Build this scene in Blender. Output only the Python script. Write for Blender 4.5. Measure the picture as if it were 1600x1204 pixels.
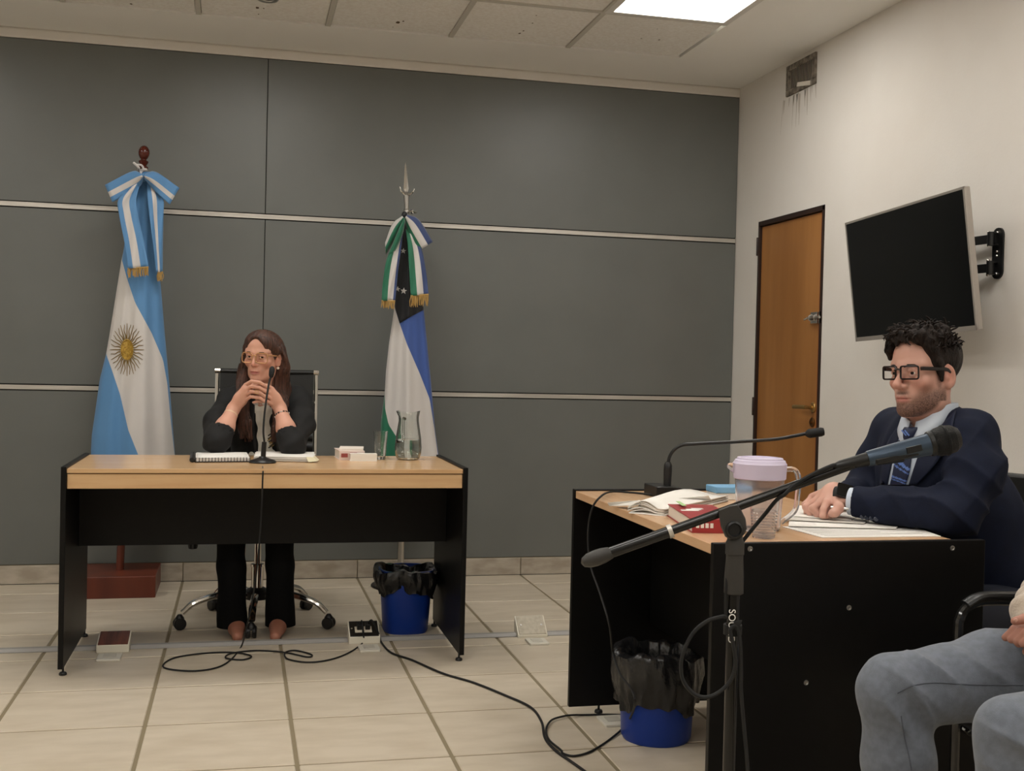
import bpy, bmesh, math, random
import numpy as np
from math import sin, cos, pi, sqrt, radians
from mathutils import Vector, Matrix
from mathutils.bvhtree import BVHTree

for o in list(bpy.data.objects): bpy.data.objects.remove(o, do_unlink=True)
SC = bpy.context.scene
COL = SC.collection
random.seed(7); RNG = np.random.default_rng(7)

# ------------------------------------------------------------------ camera
CAM = np.array([0.0, 0.0, 1.155]); FPX = 1791.0
YAW, PIT, ROL = 0.232608, -0.016943, 0.023715
_f = np.array([sin(YAW)*cos(PIT), cos(YAW)*cos(PIT), sin(PIT)])
_r = np.array([cos(YAW), -sin(YAW), 0.0]); _u = np.cross(_r, _f)
CR = cos(ROL)*_r + sin(ROL)*_u; CU = -sin(ROL)*_r + cos(ROL)*_u; CF = _f
cd = bpy.data.cameras.new('camera'); cam = bpy.data.objects.new('camera', cd); COL.objects.link(cam)
cd.sensor_width = 36.0; cd.lens = FPX/1600*36.0; cd.clip_start = 0.02
mw = Matrix.Identity(4)
for i in range(3):
    mw[i][0] = CR[i]; mw[i][1] = CU[i]; mw[i][2] = -CF[i]; mw[i][3] = CAM[i]
cam.matrix_world = mw
SC.camera = cam
# measured points of the photograph -> points of the room (on a plane Y, X or Z, or at a distance)
def ray(x, y): return CR*(x-800)/FPX - CU*(y-602)/FPX + CF
def at(x, y, Y): v = ray(x, y); return CAM + v*(Y/v[1])
def atX(x, y, X): v = ray(x, y); return CAM + v*(X/v[0])
def atZ(x, y, Z): v = ray(x, y); return CAM + v*((Z-CAM[2])/v[2])
def atD(x, y, D): return CAM + ray(x, y)*D

# ------------------------------------------------------------------ world and exposure
wd = bpy.data.worlds.new('world'); SC.world = wd; wd.use_nodes = True
wd.node_tree.nodes['Background'].inputs[0].default_value = (0.9, 0.93, 1, 1)
wd.node_tree.nodes['Background'].inputs[1].default_value = 0.02
SC.view_settings.view_transform = 'Standard'; SC.view_settings.look = 'None'
SC.view_settings.gamma = 1.0; SC.view_settings.use_curve_mapping = False
SC.view_settings.exposure = 0.06
LAMP_STRENGTH = 15.0        # the ceiling panels, used by their builder
ZC = 2.785                 # ceiling height
XR, XL, YB, YF = 2.768, -3.1, 6.16, -2.6

# ------------------------------------------------------------------ helpers
def lin(c):
    if isinstance(c, str):
        c = c.lstrip('#'); c = [int(c[i:i+2], 16)/255 for i in (0, 2, 4)]
    return tuple((x/12.92 if x <= .04045 else ((x+.055)/1.055)**2.4) for x in c)

MATS = {}
def mat(name, col, rough=.5, metal=0.0, spec=.5, col2=None, ns=(20, 20, 20), nd=4, nc=(.35, .65), bump=0, bs=(60, 60, 60),
        trans=0, ior=1.45, emit=0, coat=0, attr=None, sss=0, alpha=1, sheen=0, rand=0, wave=None):
    if name in MATS: return MATS[name]
    m = bpy.data.materials.new(name); m.use_nodes = True; MATS[name] = m
    nt = m.node_tree; b = nt.nodes['Principled BSDF']; L = nt.links.new
    c = lin(col)+(1,)
    b.inputs['Base Color'].default_value = c; b.inputs['Roughness'].default_value = rough
    b.inputs['Metallic'].default_value = metal; b.inputs['Specular IOR Level'].default_value = spec
    b.inputs['IOR'].default_value = ior; b.inputs['Transmission Weight'].default_value = trans
    b.inputs['Coat Weight'].default_value = coat; b.inputs['Alpha'].default_value = alpha
    b.inputs['Sheen Weight'].default_value = sheen
    if sss:
        b.inputs['Subsurface Weight'].default_value = sss
        b.inputs['Subsurface Radius'].default_value = (.012, .004, .002); b.inputs['Subsurface Scale'].default_value = 1
    if emit:
        b.inputs['Emission Color'].default_value = c; b.inputs['Emission Strength'].default_value = emit
    tc = nt.nodes.new('ShaderNodeTexCoord')
    def noise(sc, det):
        mp = nt.nodes.new('ShaderNodeMapping'); mp.inputs['Scale'].default_value = sc; L(tc.outputs['Object'], mp.inputs[0])
        if rand:
            oi = nt.nodes.new('ShaderNodeObjectInfo'); ml = nt.nodes.new('ShaderNodeMath'); ml.operation = 'MULTIPLY'
            ml.inputs[1].default_value = 37.0; L(oi.outputs['Random'], ml.inputs[0]); L(ml.outputs[0], mp.inputs['Location'])
        n = nt.nodes.new('ShaderNodeTexNoise'); n.inputs['Scale'].default_value = 1; n.inputs['Detail'].default_value = det
        L(mp.outputs[0], n.inputs['Vector']); return n.outputs['Fac']
    src = None
    if col2 is not None:
        n = noise(ns, nd); rp = nt.nodes.new('ShaderNodeValToRGB')
        rp.color_ramp.elements[0].position = nc[0]; rp.color_ramp.elements[1].position = nc[1]
        rp.color_ramp.elements[0].color = lin(col2)+(1,); rp.color_ramp.elements[1].color = c
        L(n, rp.inputs[0]); src = rp.outputs[0]
    if attr:
        a = nt.nodes.new('ShaderNodeAttribute'); a.attribute_name = attr; src = a.outputs['Color']
    if rand:
        oi = nt.nodes.new('ShaderNodeObjectInfo'); mr = nt.nodes.new('ShaderNodeMapRange')
        mr.inputs['To Min'].default_value = 1-rand; mr.inputs['To Max'].default_value = 1+rand*.6; L(oi.outputs['Random'], mr.inputs[0])
        hs = nt.nodes.new('ShaderNodeHueSaturation'); L(mr.outputs[0], hs.inputs['Value'])
        if src: L(src, hs.inputs['Color'])
        else: hs.inputs['Color'].default_value = c
        src = hs.outputs[0]
    if src: L(src, b.inputs['Base Color'])
    if bump:
        bn = nt.nodes.new('ShaderNodeBump'); bn.inputs['Strength'].default_value = bump; bn.inputs['Distance'].default_value = .01
        L(noise(bs, 3), bn.inputs['Height']); L(bn.outputs[0], b.inputs['Normal'])
    return m

def wl(o):
    v = Vector((0, 0, 0))
    while o is not None: v += o.location; o = o.parent
    return v
def A3(v): return np.array(v, float)
def nrm(v): v = A3(v); return v/max(np.linalg.norm(v), 1e-12)

class MB:
    def __init__(s): s.v = []; s.f = []; s.m = []; s.n = 0
    def add(s, V, F, mi=0):
        s.v.append(np.asarray(V, float).reshape(-1, 3)); k = s.n; s.n += len(s.v[-1])
        for i, f in enumerate(F):
            s.f.append([int(x)+k for x in f]); s.m.append(mi if np.isscalar(mi) else mi[i])
        return s
    def box(s, x0, x1, y0, y1, z0, z1, mi=0):
        V = [(x, y, z) for z in (z0, z1) for y in (y0, y1) for x in (x0, x1)]
        return s.add(V, [(0, 2, 3, 1), (4, 5, 7, 6), (0, 1, 5, 4), (2, 6, 7, 3), (0, 4, 6, 2), (1, 3, 7, 5)], mi)
    def obox(s, c, ax, ay, az, mi=0):
        c, ax, ay, az = A3(c), A3(ax), A3(ay), A3(az)
        V = [c+i*ax+j*ay+k*az for k in (-1, 1) for j in (-1, 1) for i in (-1, 1)]
        return s.add(V, [(0, 2, 3, 1), (4, 5, 7, 6), (0, 1, 5, 4), (2, 6, 7, 3), (0, 4, 6, 2), (1, 3, 7, 5)], mi)
    def rings(s, R, closed=True, cap=(True, True), mi=0, loop=False):
        n = len(R[0]); V = np.concatenate([np.asarray(r, float) for r in R]); F = []
        k = len(R); rng = range(k) if loop else range(k-1)
        for i in rng:
            j = (i+1) % k
            for a in range(n if closed else n-1):
                b = (a+1) % n; F.append((i*n+a, i*n+b, j*n+b, j*n+a))
        if closed and not loop:
            if cap[0]: F.append(tuple(range(n))[::-1])
            if cap[1]: F.append(tuple((k-1)*n+a for a in range(n)))
        return s.add(V, F, mi)
    def lathe(s, prof, c=(0, 0, 0), axis=(0, 0, 1), seg=24, mi=0, cap=(True, True), sx=1, sy=1):
        z = nrm(axis); t = A3((1, 0, 0)) if abs(z[0]) < .9 else A3((0, 1, 0))
        x = nrm(t - z*(t@z)); y = np.cross(z, x); c = A3(c); R = []
        for r, h in prof:
            r = max(r, 1e-5)
            R.append([c + z*h + x*r*sx*cos(2*pi*a/seg) + y*r*sy*sin(2*pi*a/seg) for a in range(seg)])
        return s.rings(R, True, cap, mi)
    def tube(s, P, r, seg=8, mi=0, loop=False, flat=1.0, up=None):
        P = [A3(p) for p in P]; n = len(P); R = []
        rr = [r]*n if np.isscalar(r) else list(r)
        T = []
        for i in range(n):
            a = P[(i-1) % n] if (loop or i > 0) else P[i]; b = P[(i+1) % n] if (loop or i < n-1) else P[i]
            T.append(nrm(b-a))
        u = A3(up) if up is not None else (A3((0, 0, 1)) if abs(T[0][2]) < .9 else A3((1, 0, 0)))
        for i in range(n):
            if up is not None: u = A3(up)
            u = nrm(u - T[i]*(u@T[i])); w = np.cross(T[i], u)
            R.append([P[i] + rr[i]*(w*cos(2*pi*a/seg) + u*flat*sin(2*pi*a/seg)) for a in range(seg)])
        return s.rings(R, True, (True, True), mi, loop)
    def grid(s, G, mi=0):           # G[i][j] points
        G = np.asarray(G, float); a, b = G.shape[:2]; F = []; ms = []
        for i in range(a-1):
            for j in range(b-1):
                F.append((i*b+j, i*b+j+1, (i+1)*b+j+1, (i+1)*b+j)); ms.append(mi[j] if not np.isscalar(mi) else mi)
        return s.add(G.reshape(-1, 3), F, ms)
    def prism(s, poly, o, ax, ay, az, h, mi=0):   # 2d outline in (ax,ay), from 0 to h along az
        o, ax, ay, az = A3(o), A3(ax), A3(ay), A3(az); n = len(poly)
        R = [[o + ax*p[0] + ay*p[1] + az*k for p in poly] for k in (0, h)]
        return s.rings(R, True, (True, True), mi)
    def ball(s, c, r, seg=16, mi=0, rot=None):
        r = (r, r, r) if np.isscalar(r) else r; R = []
        for i in range(1, seg//2):
            t = pi*i/(seg//2)
            R.append([(r[0]*sin(t)*cos(2*pi*a/seg), r[1]*sin(t)*sin(2*pi*a/seg), -r[2]*cos(t)) for a in range(seg)])
        R = [np.full((seg, 3), (0, 0, -r[2])) + np.array(R[0])*1e-3*np.array((1, 1, 0))] + [np.array(x) for x in R] + [np.full((seg, 3), (0, 0, r[2])) + np.array(R[-1])*1e-3*np.array((1, 1, 0))]
        R = [np.asarray(x) @ (np.asarray(rot).T if rot is not None else np.eye(3)) + A3(c) for x in R]
        return s.rings(R, True, (True, True), mi)
    def mesh(s, name, org):
        me = bpy.data.meshes.new(name); V = np.concatenate(s.v) - np.array(org)
        me.from_pydata(V.tolist(), [], s.f)
        return me
    def build(s, name, mats, parent=None, smooth=False, bevel=0, solid=0, sub=0, loc=None, label=None, bseg=2, ang=35, fix=True):
        org = A3(wl(parent)) if parent is not None else A3((0, 0, 0))
        l = A3(loc) if loc is not None else A3((0, 0, 0))
        me = s.mesh(name, org + l)
        if not isinstance(mats, (list, tuple)): mats = [mats]
        for m in mats: me.materials.append(m)
        if len(mats) > 1: me.polygons.foreach_set('material_index', s.m)
        if fix:
            bm = bmesh.new(); bm.from_mesh(me); bmesh.ops.recalc_face_normals(bm, faces=bm.faces); bm.to_mesh(me); bm.free()
        o = bpy.data.objects.new(name, me); COL.objects.link(o); o.parent = parent; o.location = l
        if smooth:
            me.polygons.foreach_set('use_smooth', [True]*len(me.polygons))
            try: me.set_sharp_from_angle(angle=radians(ang))
            except Exception: pass
        if solid:
            md = o.modifiers.new('thickness', 'SOLIDIFY'); md.thickness = solid; md.offset = 0
        if bevel:
            md = o.modifiers.new('bevel', 'BEVEL'); md.width = bevel; md.segments = bseg; md.limit_method = 'ANGLE'; md.angle_limit = radians(40)
        if sub:
            md = o.modifiers.new('sub', 'SUBSURF'); md.levels = sub; md.render_levels = sub
        if label: o['label'] = label
        return o

def thing(name, label, cat, loc, group=None):
    o = bpy.data.objects.new(name, None); COL.objects.link(o); o.location = Vector([float(x) for x in loc]); o.empty_display_size = .1
    o['label'] = label; o['category'] = cat
    if group: o['group'] = group
    return o
def tag(o, label, cat, group=None, kind=None):
    o['label'] = label; o['category'] = cat
    if group: o['group'] = group
    if kind: o['kind'] = kind
    return o
def struct(o): o['kind'] = 'structure'; return o
def share(o, name, parent, loc):         # another instance of a piece, sharing its mesh
    c = bpy.data.objects.new(name, o.data); COL.objects.link(c); c.parent = parent; c.location = loc
    for md in o.modifiers:
        d = c.modifiers.new(md.name, md.type)
        for k in ('width', 'segments', 'limit_method', 'angle_limit'):
            if hasattr(md, k): setattr(d, k, getattr(md, k))
    return c
def spline(P, n=8, loop=False):
    P = [A3(p) for p in P]; out = []; N = len(P)
    for i in range(N if loop else N-1):
        if loop: a, b, c, d = P[i-1], P[i], P[(i+1) % N], P[(i+2) % N]
        else: b, c = P[i], P[i+1]; a = P[i-1] if i else 2*b-c; d = P[i+2] if i+2 < N else 2*c-b
        for k in range(n):
            t = k/n
            out.append(.5*((2*b)+(c-a)*t+(2*a-5*b+4*c-d)*t*t+(3*b-a-3*c+d)*t**3))
    if not loop: out.append(P[-1])
    return out
def rrect(w, h, r, n=5):
    out = []
    for cx, cy, a0 in ((w/2-r, h/2-r, 0), (-w/2+r, h/2-r, 90), (-w/2+r, -h/2+r, 180), (w/2-r, -h/2+r, 270)):
        for k in range(n+1):
            a = radians(a0+90*k/n); out.append((cx+r*cos(a), cy+r*sin(a)))
    return out
def cat_text(s, size, o, ax, ay, parent, m, name, ext=.0004):   # lettering as thin geometry
    cu = bpy.data.curves.new(name, 'FONT'); cu.body = s; cu.size = size; cu.extrude = ext; cu.align_x = 'CENTER'; cu.align_y = 'CENTER'
    ob = bpy.data.objects.new(name, cu); COL.objects.link(ob)
    dg = bpy.context.evaluated_depsgraph_get(); me = bpy.data.meshes.new_from_object(ob.evaluated_get(dg))
    bpy.data.objects.remove(ob); me.materials.clear(); me.materials.append(m)
    ax, ay = nrm(ax), nrm(ay); az = np.cross(ax, ay); org = A3(wl(parent)) if parent else A3((0, 0, 0))
    M4 = Matrix([[ax[i], ay[i], az[i], A3(o)[i]-org[i]] for i in range(3)]+[[0, 0, 0, 1]])
    me.transform(M4); ob = bpy.data.objects.new(name, me); COL.objects.link(ob); ob.parent = parent
    return ob
# ================================================================== the room
m_plaster = mat('plaster_white', '#dfdad3', .85, col2='#dad4cc', ns=(2, 2, 2), bump=.05, bs=(90, 90, 90))
m_ceil = mat('ceiling_white', '#f3f1ec', .9, bump=.04, bs=(120, 120, 120))
m_actile = mat('acoustic_tile', '#f3f1ec', .95, col2='#eae6df', ns=(60, 60, 60), bump=.25, bs=(220, 220, 220), rand=.02)
m_tbar = mat('grid_metal', '#c9c5bb', .5)
m_panel = mat('charcoal_laminate', '#6a6c68', .40, spec=.5, col2='#666864', ns=(3, 3, 3), bump=.012, bs=(300, 300, 300))
m_black_gap = mat('dark_joint', '#151514', .8)
m_alu = mat('brushed_aluminium', '#d2ccc3', .38, metal=.45, col2='#b9b3aa', ns=(3, 60, 60))
m_tile = mat('floor_tile', '#c9bdaa', .40, spec=.4, col2='#b7aa95', ns=(5, 13, 10), nd=7, nc=(.22, .62), bump=.05, bs=(8, 22, 20), rand=.05)
m_skirt = mat('skirting_tile', '#b9afa0', .5, col2='#9f9484', ns=(9, 9, 22), nd=6, rand=.06)
m_grout = mat('grout', '#82765e', .9)
m_door = mat('door_wood', '#a87440', .32, col2='#946231', ns=(7, 7, .9), nd=6, bump=.02, bs=(30, 30, 3))
m_frame = mat('door_frame_brown', '#2c1c16', .45)
m_brass = mat('aged_brass', '#c3a066', .3, metal=.9)
m_chrome = mat('chrome', '#d8d6d2', .12, metal=1)
m_steel = mat('steel', '#b9b6b0', .3, metal=1)

# floor: grout bed with each tile a piece of its own
fl = struct(MB().box(XL, XR, YF, YB, -.06, -.003).build('floor', m_grout))
TX, TY = .4508, .4312; X0 = .179 - TX*5; Y0 = 4.174 - TY*9       # joint lines measured on the floor
proto = None; g = .0125
for i in range(-2, 11):
    for j in range(0, 16):
        xa, xb = X0+i*TX+g/2, X0+(i+1)*TX-g/2; ya, yb = Y0+j*TY+g/2, Y0+(j+1)*TY-g/2
        ya += .0; full = True
        if yb > YB-.012: yb = YB-.012; full = False
        if xb > XR-.006: xb = XR-.006; full = False
        if xb-xa < .03 or yb-ya < .03 or xa < XL: continue
        if j < 4 and (i < 1): continue
        if full and proto is not None: share(proto, 'tile', fl, ((xa+xb)/2, (ya+yb)/2, 0)); continue
        o = MB().box(xa, xb, ya, yb, -.008, 0).build('tile', m_tile, fl, loc=((xa+xb)/2, (ya+yb)/2, 0), bevel=.0025, bseg=1)
        if full: proto = o

# back wall: charcoal panels in three rows, aluminium rails, pale moulding on top, tiled skirting
wb = struct(MB().box(XL, XR+.1, YB+.012, YB+.16, 0, ZC+.1).build('wall_back', m_black_gap))
for (za, zb) in ((.098, .975), (1.009, 1.889), (1.923, 2.728)):
    for (xa, xb) in ((XL, -2.332), (-2.328, .1075), (.1115, XR-.003)):
        MB().box(xa, xb, YB, YB+.014, za, zb).build('panel', m_panel, wb, bevel=.001, bseg=1)
for k, zc in enumerate((.992, 1.906)):
    t = MB(); t.box(XL, XR-.005, YB-.004, YB+.012, zc-.011, zc+.011); t.box(XL, XR-.005, YB-.006, YB-.003, zc+.005, zc+.011); t.box(XL, XR-.005, YB-.006, YB-.003, zc-.011, zc-.005)
    struct(t.build('trim_%d' % (k+1), m_alu))
    MB().box(XL, XR-.004, YB+.004, YB+.0125, zc-.017, zc+.017).build('joint_shadow_gap', m_black_gap, wb)
t = MB(); prof = [(0, 0), (-.012, 0), (-.014, .008), (-.014, .042), (-.006, .0525), (0, .0525)]
t.rings([[(x, YB+.012+p[0], 2.732+p[1]) for p in prof] for x in (XL, XR)])
struct(t.build('trim_3', m_plaster))
bb = struct(MB().box(XL, XR, YB+.0, YB+.012, 0, .096).build('baseboard_back', m_grout))
x = .179-TX*8
while x < XR-.02:
    xa, xb = max(x+.002, XL), min(x+TX-.002, XR-.002)
    if xb > xa: MB().box(xa, xb, YB-.009, YB+.001, .001, .094).build('skirting_tile', m_skirt, bb, loc=((xa+xb)/2, YB, 0), bevel=.002, bseg=1)
    x += TX

# right wall with the door opening
DY0, DY1, DZ = 5.125, 5.862, 1.982
w = MB(); w.box(XR, XR+.14, YF, DY0, 0, ZC+.1); w.box(XR, XR+.14, DY1, YB+.012, 0, ZC+.1); w.box(XR, XR+.14, DY0, DY1, DZ, ZC+.1)
wr = struct(w.build('wall_right', m_plaster))
brt = struct(MB().box(XR-.0005, XR+.01, YF, DY0, 0, .001).build('baseboard_right', m_grout))
y = YF
while y < YB:
    ya, yb = y+.002, min(y+TY-.002, YB-.012)
    if yb > DY0 and ya < DY0: yb = DY0-.004
    if ya >= DY0 and ya < DY1: ya = max(ya, DY1+.004)
    if yb-ya > .02: MB().box(XR-.009, XR+.001, ya, yb, .001, .094).build('skirting_tile', m_skirt, brt, loc=(XR, (ya+yb)/2, 0), bevel=.002, bseg=1)
    y += TY
struct(MB().box(XL-.14, XL, YF, YB+.012, 0, ZC+.1).build('wall_left', m_plaster))
struct(MB().box(XL-.14, XR+.14, YF-.14, YF, 0, ZC+.1).build('wall_rear', m_plaster))

# the door
d = struct(bpy.data.objects.new('door_1', None)); COL.objects.link(d); d.location = (XR, (DY0+DY1)/2, 0)
f = MB(); f.box(XR-.004, XR+.1, DY0, DY0+.022, 0, DZ); f.box(XR-.004, XR+.1, DY1-.016, DY1, 0, DZ); f.box(XR-.004, XR+.1, DY0, DY1, DZ-.026, DZ)
f.build('door_frame', m_frame, d, bevel=.002)
MB().box(XR+.012, XR+.05, DY0+.03, DY1-.018, .008, DZ-.03).build('door_leaf', m_door, d, bevel=.002)
MB().box(XR+.006, XR+.0125, DY0+.028, DY0+.044, .008, DZ-.032).build('edge_lipping', mat('door_lipping', '#7a3f22', .45), d)
for zc in (1.845, .965, .22):
    MB().lathe([(.007, -.05), (.008, -.047), (.008, .047), (.007, .05)], (XR-.006, DY1-.004, zc), seg=12).build('hinge', m_frame, d, smooth=True)
h = MB(); hy, hz = 5.208, .985
h.lathe([(.026, 0), (.026, .006), (.022, .009)], (XR+.012, hy, hz), (-1, 0, 0), 20); h.tube([(XR+.005, hy, hz), (XR-.035, hy, hz)], .009, 10)
ho = h.build('door_handle', m_brass, d, smooth=True)
MB().tube(spline([(XR-.035, hy-.006, hz), (XR-.037, hy+.03, hz), (XR-.034, hy+.125, hz-.002)], 5), .0085, 10, flat=1.25).build('lever', m_brass, ho, smooth=True)
h = MB(); h.lathe([(.024, 0), (.024, .005), (.02, .008)], (XR+.012, hy+.005, hz-.075), (-1, 0, 0), 20); h.lathe([(.008, .008), (.008, .016), (.003, .016)], (XR+.012, hy+.005, hz-.075), (-1, 0, 0), 14)
h.build('keyhole_rosette', mat('dark_brass', '#6b4a28', .35, metal=.8), d, smooth=True)
h = MB(); ly, lz = 5.2, 1.43
h.box(XR-.004, XR+.013, DY0+.002, DY0+.03, lz-.03, lz+.03); h.box(XR-.006, XR+.012, ly-.034, ly+.034, lz-.028, lz+.028)
lo = h.build('surface_bolt', m_chrome, d, bevel=.002)
h = MB(); h.tube([(XR-.014, DY0-.0, lz), (XR-.014, ly+.055, lz)], .006, 10)
for yy in (ly-.028, ly+.024): h.tube([(XR-.002, yy, lz-.016), (XR-.018, yy, lz-.008), (XR-.022, yy, lz), (XR-.018, yy, lz+.008), (XR-.002, yy, lz+.016)], .005, 8)
h.tube([(XR-.014, ly+.045, lz), (XR-.034, ly+.047, lz-.01)], .005, 8)
h.build('bolt_rod', m_steel, lo, smooth=True)

# ceiling: plaster border, metal grid and each acoustic tile
GX0, GY0, GP = -.226-6*.6065, 5.668, .6065
NXA, NXB = 1, 10          # grid columns
gx = [GX0+GP*k for k in range(NXA, NXB+1)]; GXL, GXR = gx[0], gx[-1]
gy = [GY0-GP*k for k in range(0, 13)]; GYN = gy[-1]
c = MB(); c.box(XL-.1, XR+.1, GY0, YB+.15, ZC, ZC+.06); c.box(GXR, XR+.1, YF-.1, GY0, ZC, ZC+.06)
c.box(XL-.1, GXL, YF-.1, GY0, ZC, ZC+.06); c.box(GXL, GXR, YF-.1, GYN, ZC, ZC+.06); c.box(GXL, GXR, GYN, GY0, ZC+.05, ZC+.06)
ce = struct(c.build('ceiling', m_ceil))
c = MB()
for x in gx[1:-1]: c.box(x-.012, x+.012, GYN, GY0, ZC-.001, ZC+.02)
c.build('grid_bars', m_tbar, ce)
c = MB()
for y in gy[1:-1]: c.box(GXL, GXR, y-.012, y+.012, ZC-.0008, ZC+.019)
c.build('grid_cross_bars', m_tbar, ce)
m_lamp = mat('lamp_diffuser', '#fdfaf4', .6, emit=LAMP_STRENGTH)
m_lampframe = mat('lamp_frame', '#d9d6d0', .4)
LIGHTS = [(i, j) for j in (1, 4, 7, 10) for i in (8, 5, 2)]        # (column, row) of the panels that are lamps
proto = None; lamp_n = 0
for i in range(len(gx)-1):
    for j in range(len(gy)-1):
        xc, yc = (gx[i]+gx[i+1])/2, (gy[j]+gy[j+1])/2
        if (i, j) in LIGHTS:
            lab = 'square white lit ceiling panel lamp above the wall-mounted television' if (i, j) == (8, 1) else 'square white ceiling panel lamp over the near half of the room'
            L_ = thing('ceiling_lamp', lab, 'lamp', (xc, yc, ZC), 'square ceiling lamps')
            fr = MB(); a = GP/2
            for s in (-1, 1):
                fr.box(xc-a, xc+a, yc+s*(a-.017)-.017, yc+s*(a-.017)+.017, ZC-.002, ZC+.012); fr.box(xc+s*(a-.017)-.017, xc+s*(a-.017)+.017, yc-a+.034, yc+a-.034, ZC-.002, ZC+.012)
            fr.build('frame', m_lampframe, L_)
            MB().box(xc-a+.034, xc+a-.034, yc-a+.034, yc+a-.034, ZC+.004, ZC+.012).build('diffuser', m_lamp, L_)
            continue
        if j > 5 and i < 3: pass
        a = GP/2-.0125
        if proto is None: proto = MB().box(xc-a, xc+a, yc-a, yc+a, ZC+.005, ZC+.02).build('ceiling_tile', m_actile, ce, loc=(xc, yc, ZC), bevel=.003, bseg=1)
        else: share(proto, 'ceiling_tile', ce, (xc, yc, ZC))
# stains on ceiling tiles: small dirt flecks
m_dirt = mat('dirt_brown', '#5a4a33', .9)
m_dirt2 = mat('dirt_grey', '#6e675c', .95)
st = MB()
for (px, py, r) in ((402, 12, .012), (412, 13, .006), (404, 22, .005), (622, 35, .014), (630, 33, .007), (614, 42, .004), (205, 6, .008), (1030, 62, .007), (1002, 60, .005), (818, 48, .006), (812, 52, .008), (832, 36, .005), (838, 24, .004), (1027, 45, .003)):
    p = atZ(px, py, ZC+.005); n = 9
    V = [(p[0]+r*(1+.5*random.random())*cos(2*pi*k/n)*.6, p[1]+r*(1+.5*random.random())*sin(2*pi*k/n), ZC+.0044) for k in range(n)]
    st.add(V, [tuple(range(n))])
st.build('ceiling_stains', m_dirt, ce)

# recessed round fitting at the top edge
p = atZ(418, -3, ZC)
r_ = thing('ceiling_spot', 'round black recessed ceiling spot with a pale ring, cut by the top edge', 'lamp', (p[0], p[1], ZC))
MB().lathe([(.030, 0), (.048, -.001), (.050, -.005), (.046, -.009), (.032, -.006), (.030, 0)], (p[0], p[1], ZC), seg=28, cap=(False, False)).build('ring', m_steel, r_, smooth=True)
b_ = MB().lathe([(.031, .002), (.031, -.002), (.02, .004), (.02, -.005), (.001, -.006)], (p[0], p[1], ZC), seg=24).build('reflector', mat('spot_black', '#15130f', .25), r_, smooth=True)

# ventilation grille high on the right wall, dirty, with runs below
vg = thing('ventilation_grille', 'dirty grey ventilation grille high on the white right wall', 'vent', (XR, 5.405, 2.68))
m_vent = mat('vent_grey', '#8d8478', .7, col2='#4c443a', ns=(14, 30, 30)); m_ventd = mat('vent_dark', '#241f1a', .8)
y0, y1, z0, z1 = 5.247, 5.562, 2.60, 2.758
v = MB()
v.box(XR-.012, XR+.002, y0, y1, z1-.03, z1); v.box(XR-.012, XR+.002, y0, y1, z0, z0+.03); v.box(XR-.012, XR+.002, y0, y0+.03, z0+.03, z1-.03); v.box(XR-.012, XR+.002, y1-.035, y1, z0+.03, z1-.03)
v.build('grille_frame', m_vent, vg, bevel=.003)
MB().box(XR-.003, XR+.001, y0+.02, y1-.02, z0+.02, z1-.02).build('duct_opening', m_ventd, vg)
sp = MB().obox((XR-.006, 5.405, (z0+z1)/2), (.005, .0052, 0), (-.0008, .0010, 0), (0, 0, .052))
pr = None; n = 15
for k in range(n):
    yy = y0+.042+(y1-y0-.09)*k/(n-1)
    if pr is None: pr = sp.build('slat', mat('slat_grey', '#9a9185', .6), vg, loc=(0, 0, 0)); pr.location = (0, yy-wl(vg)[1]+0, 0)
    else: share(pr, 'slat', vg, (0, yy-wl(vg)[1], 0))
MB().obox((XR-.013, 5.36, z0+.024), (.002, 0, 0), (0, .07, 0.012), (0, -.002, .011)).build('filter_strip', mat('filter_white', '#d8d0c2', .8), vg, bevel=.004)
# grime on the wall round the grille
gm = MB()
for k in range(16):
    yy = 5.25+.36*random.random(); l = .03+.09*random.random()*random.random()*2.2; wv = .003+.006*random.random(); zt = z0-.002-.01*random.random()
    lean = .25*(yy-5.4)
    gm.add([(XR-.0006, yy-wv, zt), (XR-.0006, yy+wv, zt), (XR-.0006, yy+lean*l*3+wv*.2, zt-l), (XR-.0006, yy+lean*l*3-wv*.2, zt-l)], [(0, 1, 2, 3)])
gm.build('grime_runs', mat('grime', '#bdb4a8', .95), wr)
# ================================================================== desks
m_desk = mat('desk_beech', '#d3ae82', .2, spec=.5, col2='#caa276', ns=(3, 40, 40), nd=4, bump=.01, bs=(4, 90, 90))
m_desk2 = mat('desk_beech_lengthwise', '#d5b08b', .22, spec=.5, col2='#cba37d', ns=(40, 3, 40), nd=4, bump=.01, bs=(90, 4, 90))
m_blk = mat('black_melamine', '#0e0d0c', .42, spec=.22, col2='#0b0a09', ns=(40, 40, 40))
m_blk_edge = mat('black_edge', '#141413', .4)
m_plastic = mat('black_plastic', '#161616', .38)
m_rubber = mat('black_rubber', '#101010', .7)
m_screw = mat('screw_grey', '#8b8781', .35, metal=.8)

def foot(x, y, parent):
    MB().lathe([(.004, .03), (.004, .012), (.011, .011), (.014, .006), (.014, .001), (.012, 0)], (x, y, 0), seg=14).build('foot', m_plastic, parent, smooth=True)

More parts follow.
